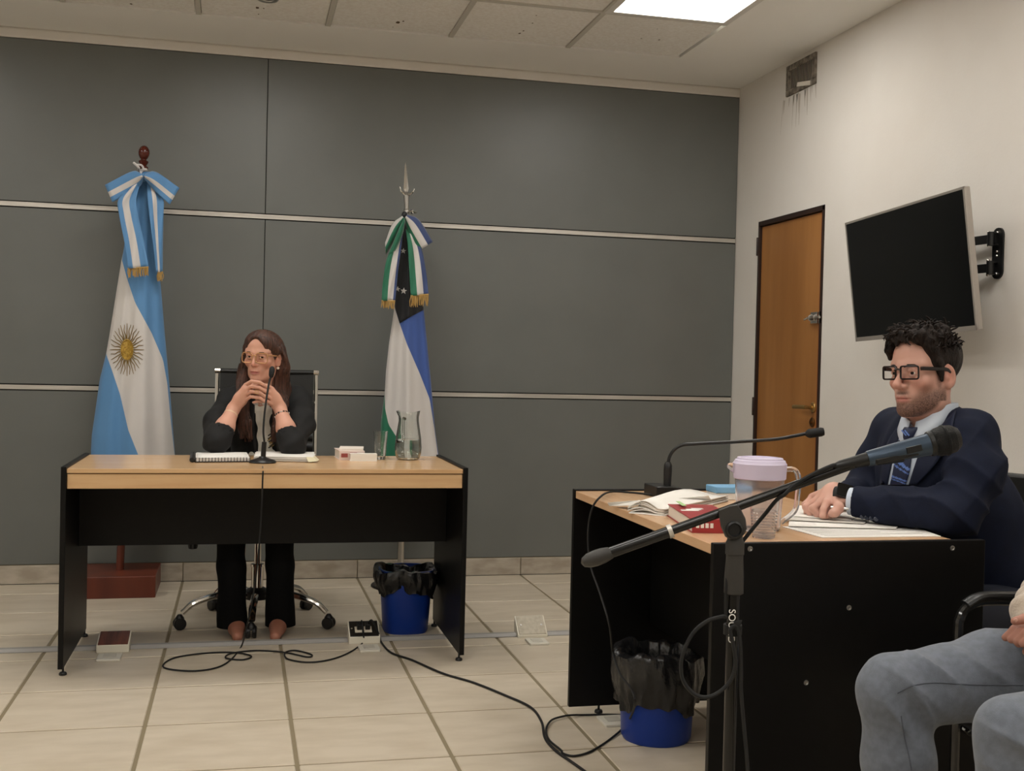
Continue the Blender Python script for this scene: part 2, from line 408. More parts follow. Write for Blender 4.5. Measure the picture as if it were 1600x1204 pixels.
dk = thing('desk', 'front desk of pale beech with black side panels, where the woman sits', 'desk', (.123, 4.68, 0))
for (xa, xb) in ((-.6205, -.6015), (.848, .867)):
    MB().box(xa, xb, 4.36, 5.0, .026, .756).build('side_panel', m_blk, dk, bevel=.002)
    xm = (xa+xb)/2 + (.006 if xa < 0 else -.006)
    foot(xm, 4.385, dk); foot(xm, 4.975, dk)
MB().box(-.601, .8475, 4.366, 4.998, .733, .749).build('top', m_desk, dk, bevel=.0015)
MB().box(-.600, .8465, 4.372, 4.39, .676, .7295).build('apron', m_desk, dk, bevel=.0015)
MB().box(-.600, .8465, 4.376, 4.386, .729, .7335).build('shadow_joint', mat('joint_brown', '#6d4c2a', .6), dk)
MB().box(-.6008, .8472, 4.71, 4.728, .416, .732).build('modesty_panel', m_blk, dk, bevel=.001)

d2 = thing('desk', 'right-hand desk of pale beech with black end panels, where the man sits', 'desk', (1.43, 3.07, 0))
for (ya, yb) in ((2.488, 2.507), (3.642, 3.661)):
    MB().box(1.083, 1.806, ya, yb, .026, .752).build('side_panel', m_blk, d2, bevel=.002)
    for xx in (1.19, 1.70): foot(xx, (ya+yb)/2, d2)
MB().box(1.089, 1.748, 2.5075, 3.6415, .722, .746).build('top', m_desk2, d2, bevel=.0015)
MB().box(1.36, 1.378, 2.508, 3.641, .30, .721).build('modesty_panel', m_blk, d2)
for (px, py) in ((1172, 857), (1488, 856), (1259.5, 1066), (1326.5, 949)):
    p = at(px, py, 2.488)
    MB().lathe([(.0065, 0), (.0065, .0015), (.0045, .002), (.003, .0005), (.001, .0005)], p, (0, -1, 0), 14).build('screw_cap', m_screw, d2, smooth=True)

# ================================================================== office chair of the woman
m_leather = mat('black_leather', '#1b1b1a', .42, bump=.08, bs=(120, 120, 120))
oc = thing('office_chair', 'black ribbed office chair with chrome frame behind the front desk', 'chair', (.088, 5.13, 0))
cx, cy = .088, 5.13
CAST = [(-.233, 5.055), (.391, 4.99), (.063, 4.862), (.318, 5.387), (-.10, 5.425)]
for (x, y) in CAST:
    dv = nrm((x-cx, y-cy, 0)); l = sqrt((x-cx)**2+(y-cy)**2)
    P = spline([(cx+dv[0]*.03, cy+dv[1]*.03, .125), (cx+dv[0]*l*.45, cy+dv[1]*l*.45, .137), (cx+dv[0]*l*.8, cy+dv[1]*l*.8, .112), (cx+dv[0]*l*.97, cy+dv[1]*l*.97, .07)], 6)
    a = MB().tube(P, [.02-.006*k/len(P) for k in range(len(P))], 10, flat=.8).build('base_arm', m_chrome, oc, smooth=True)
    pv = np.cross(dv, (0, 0, 1)); c_ = MB()
    for s in (-1, 1):
        c_.lathe([(.008, 0), (.024, .001), (.026, .006), (.026, .014), (.022, .018)], A3((x, y, .026))+pv*s*.004, pv*s, 18)
    c_.lathe([(.02, .03), (.019, .045), (.008, .06)], (x, y, .005), seg=14)
    c_.build('caster', m_plastic, oc, smooth=True)
MB().lathe([(.05, .11), (.052, .145), (.03, .16)], (cx, cy, 0), seg=24).build('base_hub', m_plastic, oc, smooth=True)
MB().lathe([(.026, .15), (.026, .25), (.029, .252), (.029, .262), (.026, .264), (.015, .265), (.015, .40)], (cx, cy, 0), seg=20).build('gas_column', m_chrome, oc, smooth=True)
MB().box(cx-.09, cx+.09, cy-.11, cy+.10, .37, .42).build('tilt_mechanism', m_plastic, oc, bevel=.01)
lv = MB().tube([(cx-.05, cy, .39), (cx-.27, cy, .37)], .006, 8); lv.lathe([(.004, .0), (.015, -.012), (.019, -.04), (.016, -.052), (.008, -.055)], (cx-.275, cy, .385), seg=14, sx=1.15)
lv.build('height_lever', m_plastic, oc, smooth=True)
s_ = MB(); s_.prism([(x, y) for x, y in rrect(.5, .5, .06)], (cx, cy+.02, .43), (1, 0, 0), (0, 1, 0), (0, 0, 1), .06)
s_.build('seat', m_leather, oc, bevel=.02, bseg=3)
pl, pr_ = at(340, 580, 5.45), at(494, 581, 5.45); zt = (pl[2]+pr_[2])/2
for p in (pl, pr_):
    MB().tube(spline([(p[0], 5.28, .46), (p[0], 5.40, .52), (p[0], 5.435, .7), (p[0], 5.45, zt-.005)], 6), .010, 10).build('back_frame', m_chrome, oc, smooth=True)
b_ = MB(); R = []; nz = 90
for k in range(nz+1):
    t = k/nz; z = .50+(zt-.50)*t; rib = 0.012*abs(sin(pi*t*13)) if t < .80 else .010
    y = 5.40+.05*t
    R.append([(pl[0]+.012+(pr_[0]-pl[0]-.024)*i/8, y-rib-.006*sin(pi*i/8)*-1, z) for i in range(9)])
R2 = [[(x, 5.43+.03*(z-.5), z) for (x, y, z) in r] for r in R]
b_.rings([a+list(reversed(b)) for a, b in zip(R, R2)])
b_.build('backrest', m_leather, oc, smooth=True)
MB().tube([(pl[0]+.0, 5.447, zt), (pr_[0]-.0, 5.447, zt)], .012, 10).build('top_rail', m_leather, oc, smooth=True)
for a_ in (pl, pr_):
    MB().lathe([(.0135, -.012), (.0135, .012)], a_*A3((1, 0, 0))+A3((0, 5.447, zt)), (1, 0, 0), 12).build('end_cap', m_chrome, oc, smooth=True)

# ================================================================== television and its arm
tq = (2.537, 4.036, 1.564); ty_, tt, tr_, tw = -.0341, .1156, .0307, .884; th = tw/1.72
tn = A3((-cos(ty_)*cos(tt), -sin(ty_)*cos(tt), -sin(tt))); tx = nrm(np.cross((0, 0, 1.), tn)); tu = np.cross(tn, tx)
TXv = cos(tr_)*tx+sin(tr_)*tu; TUv = -sin(tr_)*tx+cos(tr_)*tu; TC = A3(tq)-TXv*.008
tv = thing('television', 'flat black television tilted forward on the right wall', 'television', TC)
m_tvf = mat('tv_silver', '#a9a29a', .35, metal=.5); m_scr = mat('tv_screen', '#07080a', .09, spec=.5)
MB().obox(TC-tn*.012, TXv*tw/2, TUv*th/2, tn*.011).build('case', m_tvf, tv, bevel=.004)
f_ = MB(); a, b, e = tw/2, th/2, .009
f_.obox(TC+TUv*(b-e/2), TXv*a, TUv*e/2, tn*.003); f_.obox(TC-TUv*(b-.009), TXv*a, TUv*.009, tn*.003)
for s in (-1, 1): f_.obox(TC+TXv*s*(a-e/2), TXv*e/2, TUv*b, tn*.003)
f_.build('bezel', m_tvf, tv)
MB().obox(TC+TUv*.0045, TXv*(a-e), TUv*(b-.0135), tn*.0012).build('screen', m_scr, tv)
MB().obox(TC-tn*.045+TXv*.0, TXv*.22, TUv*.16, tn*.02).build('rear_housing', m_plastic, tv, bevel=.008)
bk = thing('wall_bracket', 'black steel swivel arm holding the television to the wall', 'bracket', (XR, 3.785, 1.62))
o_ = MB(); o_.prism([(p[0], p[1]) for p in rrect(.062, .192, .028)], (XR-.007, 3.787, 1.622), (0, -1, 0), (0, 0, 1), (1, 0, 0), .007); o_.build('wall_plate', m_plastic, bk)
for zc in (1.676, 1.567):
    o_ = MB(); o_.lathe([(.014, -.026), (.014, .026)], (XR-.03, 3.795, zc), seg=14); o_.box(XR-.03, XR-.006, 3.782, 3.808, zc-.024, zc-.019); o_.box(XR-.03, XR-.006, 3.782, 3.808, zc+.019, zc+.024)
    o_.build('pivot', m_plastic, bk, smooth=True)
for zc in (1.676, 1.567):
    MB().obox((XR-.046, 3.945, zc), (-.016, .15, 0), (.0035, .0004, 0), (0, 0, .0165)).build('arm', m_plastic, bk, bevel=.001)
o_ = MB().tube([(XR-.06, 4.09, 1.676), (XR-.06, 4.09, 1.567)], .014, 10); o_.obox((XR-.10, 4.07, 1.60), (.045, 0, 0), (0, .02, 0), (0, 0, .05)); o_.obox(TC-tn*.085, TXv*.09, TUv*.09, tn*.006); o_.build('head_plate', m_plastic, bk)
for (dx, yy, zz, r) in ((.009, 3.785, 1.70, .005), (.009, 3.785, 1.628, .005), (.009, 3.785, 1.612, .005), (.009, 3.785, 1.545, .005), (.038, 3.797, 1.70, .006), (.038, 3.797, 1.652, .006), (.038, 3.797, 1.594, .006), (.038, 3.797, 1.54, .006)):
    MB().ball((XR-dx, yy, zz), r, 10).build('bolt_head', m_chrome, bk, smooth=True)

# ================================================================== floor trunking, boxes and cover plates
m_trunk = mat('trunking_grey', '#9a9793', .5); m_white = mat('box_ivory', '#d9d3c2', .45)
tr = MB()
prof = [(-.026, .0005), (-.026, .004), (-.013, .014), (.013, .014), (.026, .004), (.026, .0005)]
for (xa, xb) in ((-2.6, -.528), (-.404, .452), (.582, 1.168), (1.3, 1.60)):
    t_ = MB(); t_.rings([[(x, 4.757+p[0], p[1]) for p in prof] for x in (xa, xb)])
    lab = {-2.6: 'grey floor trunking on the left, ending at the wood-topped box', -.404: 'grey floor trunking between the wood-topped box and the plugged socket box', .582: 'grey floor trunking between the socket box and the blank sloping box', 1.3: 'grey floor trunking running under the right-hand desk'}[xa]
    tag(t_.build('floor_trunking', m_trunk), lab, 'trunking', 'floor trunking lengths')
def fbox(name, label, x0, x1, y0, y1, hf, hb, top, topname):
    t = thing(name, label, 'floor box', ((x0+x1)/2, (y0+y1)/2, 0))
    b = MB(); b.add([(x0, y0, 0), (x1, y0, 0), (x1, y1, 0), (x0, y1, 0), (x0, y0, hf), (x1, y0, hf), (x1, y1, hb), (x0, y1, hb)], [(0, 3, 2, 1), (4, 5, 6, 7), (0, 1, 5, 4), (1, 2, 6, 5), (2, 3, 7, 6), (3, 0, 4, 7)])
    b.build('casing', m_white, t, bevel=.002)
    n = nrm((0, -(hb-hf), y1-y0)); s = A3((0, y1-y0, hb-hf))/2; c = A3(((x0+x1)/2, (y0+y1)/2, (hf+hb)/2))
    MB().obox(c+n*.001, ((x1-x0)/2-.005, 0, 0), s*.93, n*.0018).build(topname, top, t, bevel=.0015)
    return t, c, n, nrm(s)
m_wplate = mat('plate_walnut', '#6b3a28', .4, col2='#4a2418', ns=(60, 8, 8)); m_bplate = mat('plate_black', '#17130f', .4); m_gplate = mat('plate_beige', '#b7ae9c', .5, col2='#a49a86', ns=(60, 60, 60))
fbox('floor_box', 'ivory floor box with a walnut-look top by the left desk leg', -.527, -.405, 4.69, 4.80, .029, .060, m_wplate, 'wood_plate')
sb, sc_, sn, ss = fbox('floor_socket_box', 'ivory floor socket box with black plate and plugs under the front desk', .453, .581, 4.70, 4.79, .028, .075, m_bplate, 'socket_plate')
bb_, bc, bn_, bs_ = fbox('floor_box', 'blank sloping ivory floor box in the open right of the front desk', 1.169, 1.299, 4.71, 4.79, .012, .078, m_gplate, 'blank_plate')
for s in (-1, 1):
    MB().lathe([(.005, 0), (.004, .002)], bc+A3((s*.045, 0, 0))+bn_*.002, bn_, 10).build('screw', m_screw, bb_, smooth=True)
    MB().lathe([(.0045, 0), (.004, .002)], sc_+A3((s*.05, 0, 0))+sn*.002, sn, 10).build('screw', m_chrome, sb, smooth=True)
    so = MB().obox(sc_+A3((s*.019-.003, 0, 0))-ss*.008+sn*.002, (.016, 0, 0), ss*.018, sn*.003).build('socket_insert', mat('socket_ivory', '#cfc6b4', .5), sb, bevel=.001)
for (px0, py0, w_, lab) in ((171, 1028, .088, 'white cover plate lying flat on the floor before the wood-topped box'), (576.5, 1014, .083, 'white cover plate lying on the floor before the plugged socket box'), (839, 1003.5, .083, 'white cover plate lying on the floor before the blank sloping box'), (958, 1128, .085, 'white cover plate on the floor half hidden by the near bin')):
    p = atZ(px0, py0, 0)
    t = thing('cover_plate', lab, 'cover plate', (p[0], p[1], 0), 'loose cover plates')
    yy = .05
    MB().prism(rrect(w_, .10, .006), (p[0], p[1], 0), (1, 0, 0), (0, 1, 0), (0, 0, 1), .009).build('plate', mat('plate_white', '#cfcabd', .5), t, bevel=.002)
    MB().prism(rrect(w_*.55, .05, .004), (p[0], p[1]+.005, .009), (1, 0, 0), (0, 1, 0), (0, 0, 1), .0025).build('raised_panel', mat('plate_pale', '#bdb8ac', .5), t, bevel=.001)

# ================================================================== waste bins
m_blue = mat('bin_blue', '#12378f', .38, spec=.4)
m_bag = mat('black_bag', '#1b1b1c', .27, spec=.6, bump=.6, bs=(34, 34, 18))
def bin_(label, c, r0, r1, H, bag0, bag1, amp, seed, square=0):
    rs = np.random.default_rng(seed); t = thing('waste_bin', label, 'bin', (c[0], c[1], 0))
    def ring(r, z, a=0, ph=None, n=128, jag=0):
        out = []
        for k in range(n):
            th_ = 2*pi*k/n; q = r
            if square: q = r*(1/(abs(cos(th_))**6+abs(sin(th_))**6)**(1/6))*square+r*(1-square)
            if ph is not None: q += a*(sin(5*th_+ph[0])*.5+(1-2*abs(sin(4.5*th_+ph[1]+9*z)))*.5+(1-2*abs(sin(9*th_+ph[2]-14*z)))*.45+(1-2*abs(sin(17*th_+ph[3]+22*z)))*.25)
            zz = z + (jag*(sin(3*th_+ph[4])*.6+sin(7*th_+ph[5])*.3+sin(13*th_+ph[0])*.2) if ph is not None else 0)
            out.append((c[0]+q*cos(th_), c[1]+q*sin(th_), zz))
        return out
    MB().rings([ring(r0*.94, 0), ring(r0, .012), ring(r1, H), ring(r1+.004, H), ring(r1+.004, H+.006), ring(r1-.003, H+.006), ring(r1-.003, H-.002), ring(r0-.003, .014)], cap=(True, True)).build('bucket', m_blue, t, smooth=True)
    P = [rs.uniform(0, 6.28, 6) for _ in range(3)]; R = []
    rr = lambda z: r0+(r1-r0)*z/H
    nz = 16
    R.append(ring(r1*.55, H*.62, amp*.5, P[1])); R.append(ring(r1*.80, H*.8, amp*.6, P[1])); R.append(ring(r1-.014, H-.01, amp*.5, P[1]))
    R.append(ring(r1-.008, H+bag1*.8, amp*.7, P[0], jag=.012)); R.append(ring(r1+.004, H+bag1, amp*.7, P[0], jag=.014))
    for k in range(nz+1):
        u = k/nz; z = H+bag1*.7+(bag0-H-bag1*.7)*u
        q = rr(z)+.012+amp*.9*sin(pi*min(1, u*1.15))+(.010*(1-u))
        R.append(ring(q, z, amp*(.35+.5*u), P[0] if u < .5 else P[0]*.9+P[2]*.1, jag=.012+.014*u))
    R.append(ring(rr(bag0)+.006, bag0+.012, amp*.3, P[0], jag=.02))
    MB().rings(R, cap=(True, False)).build('bin_liner', m_bag, t, smooth=True, ang=60)
    return t
bin_('blue bin with black liner under the right end of the front desk', (.715, 4.925), .098, .115, .265, .175, .006, .012, 3, .35)
bin_('blue bin with black liner on the floor by the right-hand desk', (1.292, 3.38), .110, .120, .255, .112, .028, .010, 11)
# ================================================================== flags
m_sky = mat('flag_sky_blue', '#5688b8', .6, sheen=.2, bump=.03, bs=(400, 400, 400)); m_fw = mat('flag_white', '#cbc6c2', .65, sheen=.3, bump=.03, bs=(400, 400, 400))
m_fgreen = mat('flag_green', '#1b6a4e', .55, sheen=.3); m_fblue = mat('flag_royal_blue', '#37559a', .55, sheen=.3); m_fblk = mat('flag_black', '#131418', .6, sheen=.2)
m_gold = mat('gold_fringe', '#b8965a', .5, metal=.35); m_mahog = mat('pole_mahogany', '#6f3523', .35, col2='#562619', ns=(6, 6, 1.2), nd=5)
m_sun = mat('sun_gold', '#c3a24a', .45, metal=.3, col2='#93702a', ns=(120, 120, 120)); m_ray = mat('sun_ray_brown', '#7d6430', .55)
m_knob = mat('finial_brown', '#4e1f14', .2)

def interp(tab, y): return float(np.interp(y, [t[1] for t in tab], [t[0] for t in tab]))
class Cloth:
    """a gathered flag: outline and stripe lines (x at height y, photograph pixels) turned into a draped tube round the pole at depth Y"""
    def __init__(s, lines, y0, y1, Y, dep, npl, ph, zmin):
        s.lines, s.y0, s.y1, s.Y, s.dep, s.npl, s.ph, s.zmin = lines, y0, y1, Y, dep, npl, ph, zmin
    def depth(s, u, w):
        w = np.clip(w/.42, .05, 1.1); u = np.clip(u, 0, 1)
        return -(.026*(np.sin(pi*u)**.4) + s.dep*w*(np.sin(pi*u)**.6) + .020*w*np.sin(2*pi*s.npl*u+s.ph)*np.sin(pi*u)**.5 + .008*w*np.sin(2*pi*s.npl*2.3*u+1.3))
    def pt(s, x, y):                       # point of the front of the cloth at photograph place (x, y)
        l, r = interp(s.lines[0], y), interp(s.lines[-1], y); u = (x-l)/max(r-l, 1e-3)
        a, b = at(l, y, s.Y), at(r, y, s.Y); p = a+(b-a)*u
        q = at(x, y, s.Y + float(s.depth(u, b[0]-a[0]))); return q
    def build(s, name, parent, mats, ncol, backmat):
        m = MB(); R = []; ms = None; NY = 90
        for k in range(NY+1):
            y = s.y0+(s.y1-s.y0)*k/NY; xs = [interp(t, y) for t in s.lines]
            row = []
            for i in range(len(xs)-1):
                for j in range(ncol[i]+(1 if i == len(xs)-2 else 0)): row.append(xs[i]+(xs[i+1]-xs[i])*j/ncol[i])
            front = [s.pt(x, y) for x in row]
            w = abs(front[-1][0]-front[0][0]); back = [(front[-1]*(1-j/6)+front[0]*(j/6)) + A3((0, .35*s.dep*min(1, w/.4)*sin(pi*j/6)+.0, 0)) for j in range(1, 6)]
            R.append(front+back)
        mi = []
        for i in range(len(s.lines)-1): mi += [i]*ncol[i]
        n = len(R[0]); mi += [backmat]*(n-len(mi))
        m.rings(R, True, (True, True)); m.m = [mi[(q % n)] if q < NY*n else backmat for q in range(len(m.f))]
        return m.build(name, mats, parent, smooth=True, ang=80, fix=True)

def ribbon(name, parent, L, R_, nseg, mats, cols, Yf, solid=.0015):
    """striped ribbon between two photograph polylines; Yf(t,u) gives its distance"""
    Ls, Rs = spline([(a, b, 0) for a, b in L], nseg), spline([(a, b, 0) for a, b in R_], nseg)
    G = []; us = []; mi = []
    for i, (u0, u1, m_) in enumerate(cols):
        for k in range(4): us.append(u0+(u1-u0)*k/4); mi.append(m_)
    us.append(1.0)
    for i in range(len(Ls)):
        t = i/(len(Ls)-1)
        G.append([at(Ls[i][0]+(Rs[i][0]-Ls[i][0])*u, Ls[i][1]+(Rs[i][1]-Ls[i][1])*u, Yf(t, u)) for u in us])
    return MB().grid(G, mi).build(name, mats, parent, smooth=True, solid=solid, ang=80), G
def fringe(parent, A, B, l, n, rs):
    m = MB(); A, B = A3(A), A3(B)
    for k in range(n):
        p = A+(B-A)*(k+.5)/n + A3((0, rs.uniform(-.004, .004), 0)); q = p + A3((rs.uniform(-.006, .006), rs.uniform(-.006, .006), -l*rs.uniform(.8, 1.1)))
        m.tube([p, (p+q)/2+A3((rs.uniform(-.004, .004), 0, 0)), q], [.0022, .0026, .0016], 5)
    m.tube([A, B], .004, 6)
    return m.build('gold_fringe', m_gold, parent, smooth=True)
rsF = np.random.default_rng(5)

# ---- sky blue and white flag with the golden sun
FY = 5.93; P0 = at(187, 893, FY); P1 = at(222.5, 268, FY)
f1 = thing('flag', 'sky-blue and white flag with golden sun on a wooden pole, left of the woman', 'flag', (P0[0], FY, 0))
MB().box(P0[0]-.19, P0[0]+.183, 5.742, 6.115, 0, .105).build('pole_base', m_mahog, f1, bevel=.004)
MB().tube([(P0[0], FY, .10), P0+(P1-P0)*1.0], .019, 16).build('pole', m_mahog, f1, smooth=True)
fin = MB(); ax = nrm(P1-P0); B = at(223.5, 266, FY); s = FY/FPX
fin.lathe([(.018, 0), (.024, .008), (.024, .016), (.014, .024), (.022, .036), (.024, .044), (.014, .05), (.013, .054), (.020, .062), (.0255, .075), (.027, .088), (.025, .1), (.018, .113), (.009, .12), (.001, .122)], B, ax, 24)
fin.build('finial', m_knob, f1, smooth=True)
Z3 = lambda L: [(120+a*.4237, 210+b*.4236) for a, b in L]
o_l = Z3([(224, 140), (208, 200), (185, 330), (172, 430), (165, 460), (120, 740), (108, 808), (85, 900), (55, 1110), (52, 1170), (60, 1320), (95, 1480)])
o_r = Z3([(272, 140), (296, 200), (302, 330), (300, 480), (310, 560), (325, 740), (345, 960), (362, 1185), (372, 1320), (350, 1480)])
w_r = Z3([(224, 140), (208, 200), (185, 330), (172, 430), (166, 461), (185, 530), (215, 620), (275, 730), (318, 830), (334, 920), (346, 1050), (361, 1185), (370, 1320), (349, 1480)])
w_l = Z3([(224, 140), (208, 200), (185, 330), (172, 430), (165, 460), (120, 740), (108, 809), (130, 870), (160, 960), (190, 1090), (228, 1185), (270, 1320), (300, 1480)])
C1 = Cloth([o_l, w_l, w_r, o_r], 268, 836, FY, .10, 2.0, .6, .4)
c1 = C1.build('flag_cloth', f1, [m_sky, m_fw, m_sky, m_sky], [10, 22, 16], 3)
# sun emblem, sewn on
su = MB(); cc = (198.5, 546); rx, ry = 10.0, 16.5; rings_ = []
for q, h in ((0.02, .004), (.5, .0045), (.85, .003), (.92, .0055), (1.0, .0045), (1.0, -.002)):
    rings_.append([C1.pt(cc[0]+rx*q*cos(2*pi*k/28), cc[1]+ry*q*sin(2*pi*k/28)) + A3((0, -h, 0)) for k in range(28)])
su.rings(rings_[::-1]); sun = su.build('sun_emblem', m_sun, c1, smooth=True)
su = MB()
for (dx, dy, r) in ((-3.5, -4, 1.6), (3.5, -4, 1.6), (0, 0.5, 1.5), (-2, 6, 1.4), (2, 6, 1.4), (0, 7, 1.6), (-6, 4, 1.5), (6, 4, 1.5)):
    su.ball(C1.pt(cc[0]+dx, cc[1]+dy)+A3((0, -.004, 0)), (r*.0033, .003, r*.0033), 8)
su.build('sun_face_relief', m_sun, c1, smooth=True)
su = MB(); nr = 32
for k in range(nr):
    a = 2*pi*k/nr; wav = k % 2; P = []
    for j in range(9):
        t = j/8; q = 1.02+t*(1.60 if not wav else 1.5); off = (.9*sin(t*2*pi*1.3) if wav else 0)
        x = cc[0]+cos(a)*rx*q*(1.02)+off*-sin(a); y = cc[1]+sin(a)*ry*(1+(q-1)*.92)+off*cos(a)
        P.append(C1.pt(x, y)+A3((0, -.0025, 0)))
    su.tube(P, [.0028*(1-.55*j/8) for j in range(9)], 5)
su.build('sun_rays', m_ray, c1, smooth=True)
# bow: two loops, two tails, knot and cord
Zb = lambda L: [(140+a*.191, 220+b*.191) for a, b in L]
YB1 = FY-.13
bowY = lambda t, u: YB1+.05*t-.035*sin(pi*u)*sin(pi*min(1, .25+t))
cols = [(0, .40, 0), (.40, .68, 1), (.68, 1, 0)]
bw, _ = ribbon('bow_loop', f1, Zb([(425, 268), (345, 250), (125, 360)]), Zb([(440, 300), (400, 380), (185, 500)]), 8, [m_sky, m_fw], [(0, .42, 0), (.42, .72, 1), (.72, 1, 0)], bowY)
ribbon('bow_loop', f1, Zb([(440, 300), (520, 395), (655, 520)]), Zb([(455, 268), (545, 255), (735, 385)]), 8, [m_sky, m_fw], [(0, .27, 0), (.27, .52, 1), (.52, 1, 0)], bowY)
ribbon('bow_loop', f1, Zb([(440, 290), (370, 300), (140, 385)]), Zb([(440, 315), (400, 390), (190, 500)]), 8, [m_sky, m_fw], [(0, .4, 0), (.4, .7, 1), (.7, 1, 0)], lambda t, u: FY-.08+.03*t)
ribbon('bow_loop', f1, Zb([(445, 310), (530, 400), (650, 515)]), Zb([(445, 290), (545, 300), (725, 400)]), 8, [m_sky, m_fw], [(0, .3, 0), (.3, .6, 1), (.6, 1, 0)], lambda t, u: FY-.08+.03*t)
tl, G1 = ribbon('ribbon_tail', f1, Zb([(330, 380), (235, 480), (240, 600), (285, 830), (312, 1045)]), Zb([(420, 330), (380, 480), (400, 620), (440, 800), (482, 1032)]), 8, [m_sky, m_fw], [(0, .26, 0), (.26, .63, 1), (.63, 1, 0)], lambda t, u: FY-.115-.02*t+.008*sin(8*u+9*t))
tr2, G2 = ribbon('ribbon_tail', f1, Zb([(470, 340), (475, 480), (490, 620), (520, 850), (545, 1075)]), Zb([(560, 380), (605, 480), (603, 640), (600, 850), (597, 1072)]), 8, [m_sky, m_fw], [(0, .30, 0), (.30, .56, 1), (.56, 1, 0)], lambda t, u: FY-.10-.01*t+.03*u+.006*sin(8*u+7*t))
fringe(tl, G1[-1][0], G1[-1][-1], .042, 34, rsF); fringe(tr2, G2[-1][3], G2[-1][-1], .042, 16, rsF)
k_ = MB(); kp = at(224, 277, FY-.10); k_.ball(kp, (.018, .02, .022), 12); k_.build('bow_knot', m_sky, f1, smooth=True)
k_ = MB(); q = [at(*Zb([z])[0], FY-.05-.03*(i % 2)) for i, z in enumerate(((362, 180), (400, 215), (410, 240), (470, 235), (420, 240), (435, 300)))]
k_.tube(spline(q, 5), .006, 7); q = [at(*Zb([z])[0], FY-.06) for z in ((385, 195), (425, 200), (440, 235), (415, 260))]; k_.tube(spline(q, 5), .005, 7)
k_.build('white_cord', m_fw, f1, smooth=True)

# ---- green, white, blue flag with stars
FY2 = 5.90; P0 = at(626.5, 858, FY2); P1 = at(634.5, 330, FY2)
f2 = thing('flag', 'green, white and blue flag with white stars and steel spear, right of the woman', 'flag', (P0[0], FY2, 0))
MB().lathe([(.15, 0), (.152, .006), (.148, .012), (.06, .022), (.03, .04), (.022, .06)], (P0[0], FY2, 0), seg=32).build('pole_base', m_plastic, f2, smooth=True)
MB().tube([(P0[0], FY2, .04), P0, P1], .0165, 16).build('pole', m_steel, f2, smooth=True)
B = at(635.5, 330, FY2); T_ = at(633.5, 254, FY2); ax = nrm(T_-B); h_ = np.linalg.norm(T_-B)
sp_ = MB().lathe([(.016, 0), (.016, .006), (.011, .01), (.013, .05), (.015, .08), (.010, .084), (.014, .09), (.009, .1)], B, ax, 16)
sp_.build('spear_socket', m_steel, f2, smooth=True)
sp_ = MB().lathe([(.006, .095), (.013, .115), (.009, .17), (.004, h_-.02), (.0005, h_)], B, ax, 4, sy=.55); sp_.build('spear_blade', m_chrome, f2)
z5 = lambda L: [(580+a*.2076, 250+b*.2076) for a, b in L]
sp_ = MB().tube([at(*q, FY2) for q in z5([(215, 200), (225, 235), (255, 262), (285, 262), (315, 240), (325, 215)])], [.003, .0055, .007, .007, .0055, .003], 8); sp_.build('crescent_guard', m_chrome, f2, smooth=True)
sp_ = MB().tube([at(*q, FY2-.02) for q in z5([(275, 395), (305, 380), (300, 370), (320, 392), (340, 397)])], .005, 7); sp_.tube([at(*q, FY2-.02) for q in z5([(300, 398), (315, 402), (310, 375)])], .005, 7); sp_.build('tassel_hook', m_chrome, f2, smooth=True)
z4 = lambda L: [(560+a*.399, 240+b*.399) for a, b in L]
o_l = z4([(175, 238), (160, 320), (150, 450), (143, 560), (140, 610), (120, 740), (108, 850), (103, 935), (88, 1050), (85, 1185), (88, 1320), (110, 1480)])
g_w = z4([(175, 238), (160, 320), (150, 450), (143, 560), (140, 610), (120, 740), (108, 850), (103, 936), (105, 1000), (118, 1060), (150, 1110), (165, 1185), (190, 1320), (210, 1480)])
w_b = z4([(175, 238), (160, 320), (150, 450), (143, 560), (141, 600), (160, 660), (190, 745), (240, 860), (279, 960), (298, 1080), (312, 1185), (322, 1320), (305, 1480)])
o_r = z4([(192, 238), (215, 320), (240, 450), (252, 560), (256, 610), (265, 700), (285, 900), (300, 1080), (315, 1185), (324, 1320), (306, 1480)])
C2 = Cloth([o_l, g_w, w_b, o_r], 335, 830, FY2, .085, 1.8, 2.2, .4)
c2 = C2.build('flag_cloth', f2, [m_fgreen, m_fw, m_fblue, m_fblue], [10, 20, 18], 3)
# the black field of the flag, upper part of the blue band, ends along a slanting seam
bk_ = MB(); Ls = z4([(176, 242), (162, 320), (152, 450), (145, 560), (143, 600), (160, 660), (163, 664)]); 
G = []
for k in range(61):
    u = k/60; xe = 163+(258-163)*u; ye = 664-(664-611)*u; row = []
    for j in range(41):
        t = j/40; y_ = 242+(ye-242)*t
        px, py = 560+xe*.399, 240+y_*.399
        l, r = interp(w_b, py), interp(o_r, py); x_ = l+(r-l)*(.005+.99*u)
        row.append(C2.pt(x_, py)+A3((0, -.003, 0)))
    G.append(row)
bk_.grid(G); bk_.build('black_field', m_fblk, c2, smooth=True, solid=.001, ang=80)
def star(cx_, cy_, r, half=None):
    pts = []
    for k in range(10):
        q = r if k % 2 == 0 else r*.42; a = -pi/2+.1+k*pi/5; pts.append(C2.pt(cx_+q*cos(a), cy_+q*sin(a))+A3((0, -.0068, 0)))
    c = C2.pt(cx_, cy_)+A3((0, -.0088, 0)); back = [p+A3((0, .003, 0)) for p in pts]
    MB().add([c]+pts+back, [(0, k+1, (k+1) % 10+1) for k in range(10)]+[(k+1, k+11, (k+1) % 10+11, (k+1) % 10+1) for k in range(10)]).build('star', m_fw, c2)
star(630, 392, 4.6); star(630.5, 454.5, 5.4); star(621, 451.5, 4.6)
cg = [m_fgreen, m_fw, mat('ribbon_blue', '#2f4272', .5, sheen=.3)]
yb = lambda t, u: FY2-.12+.04*t-.03*sin(pi*u)
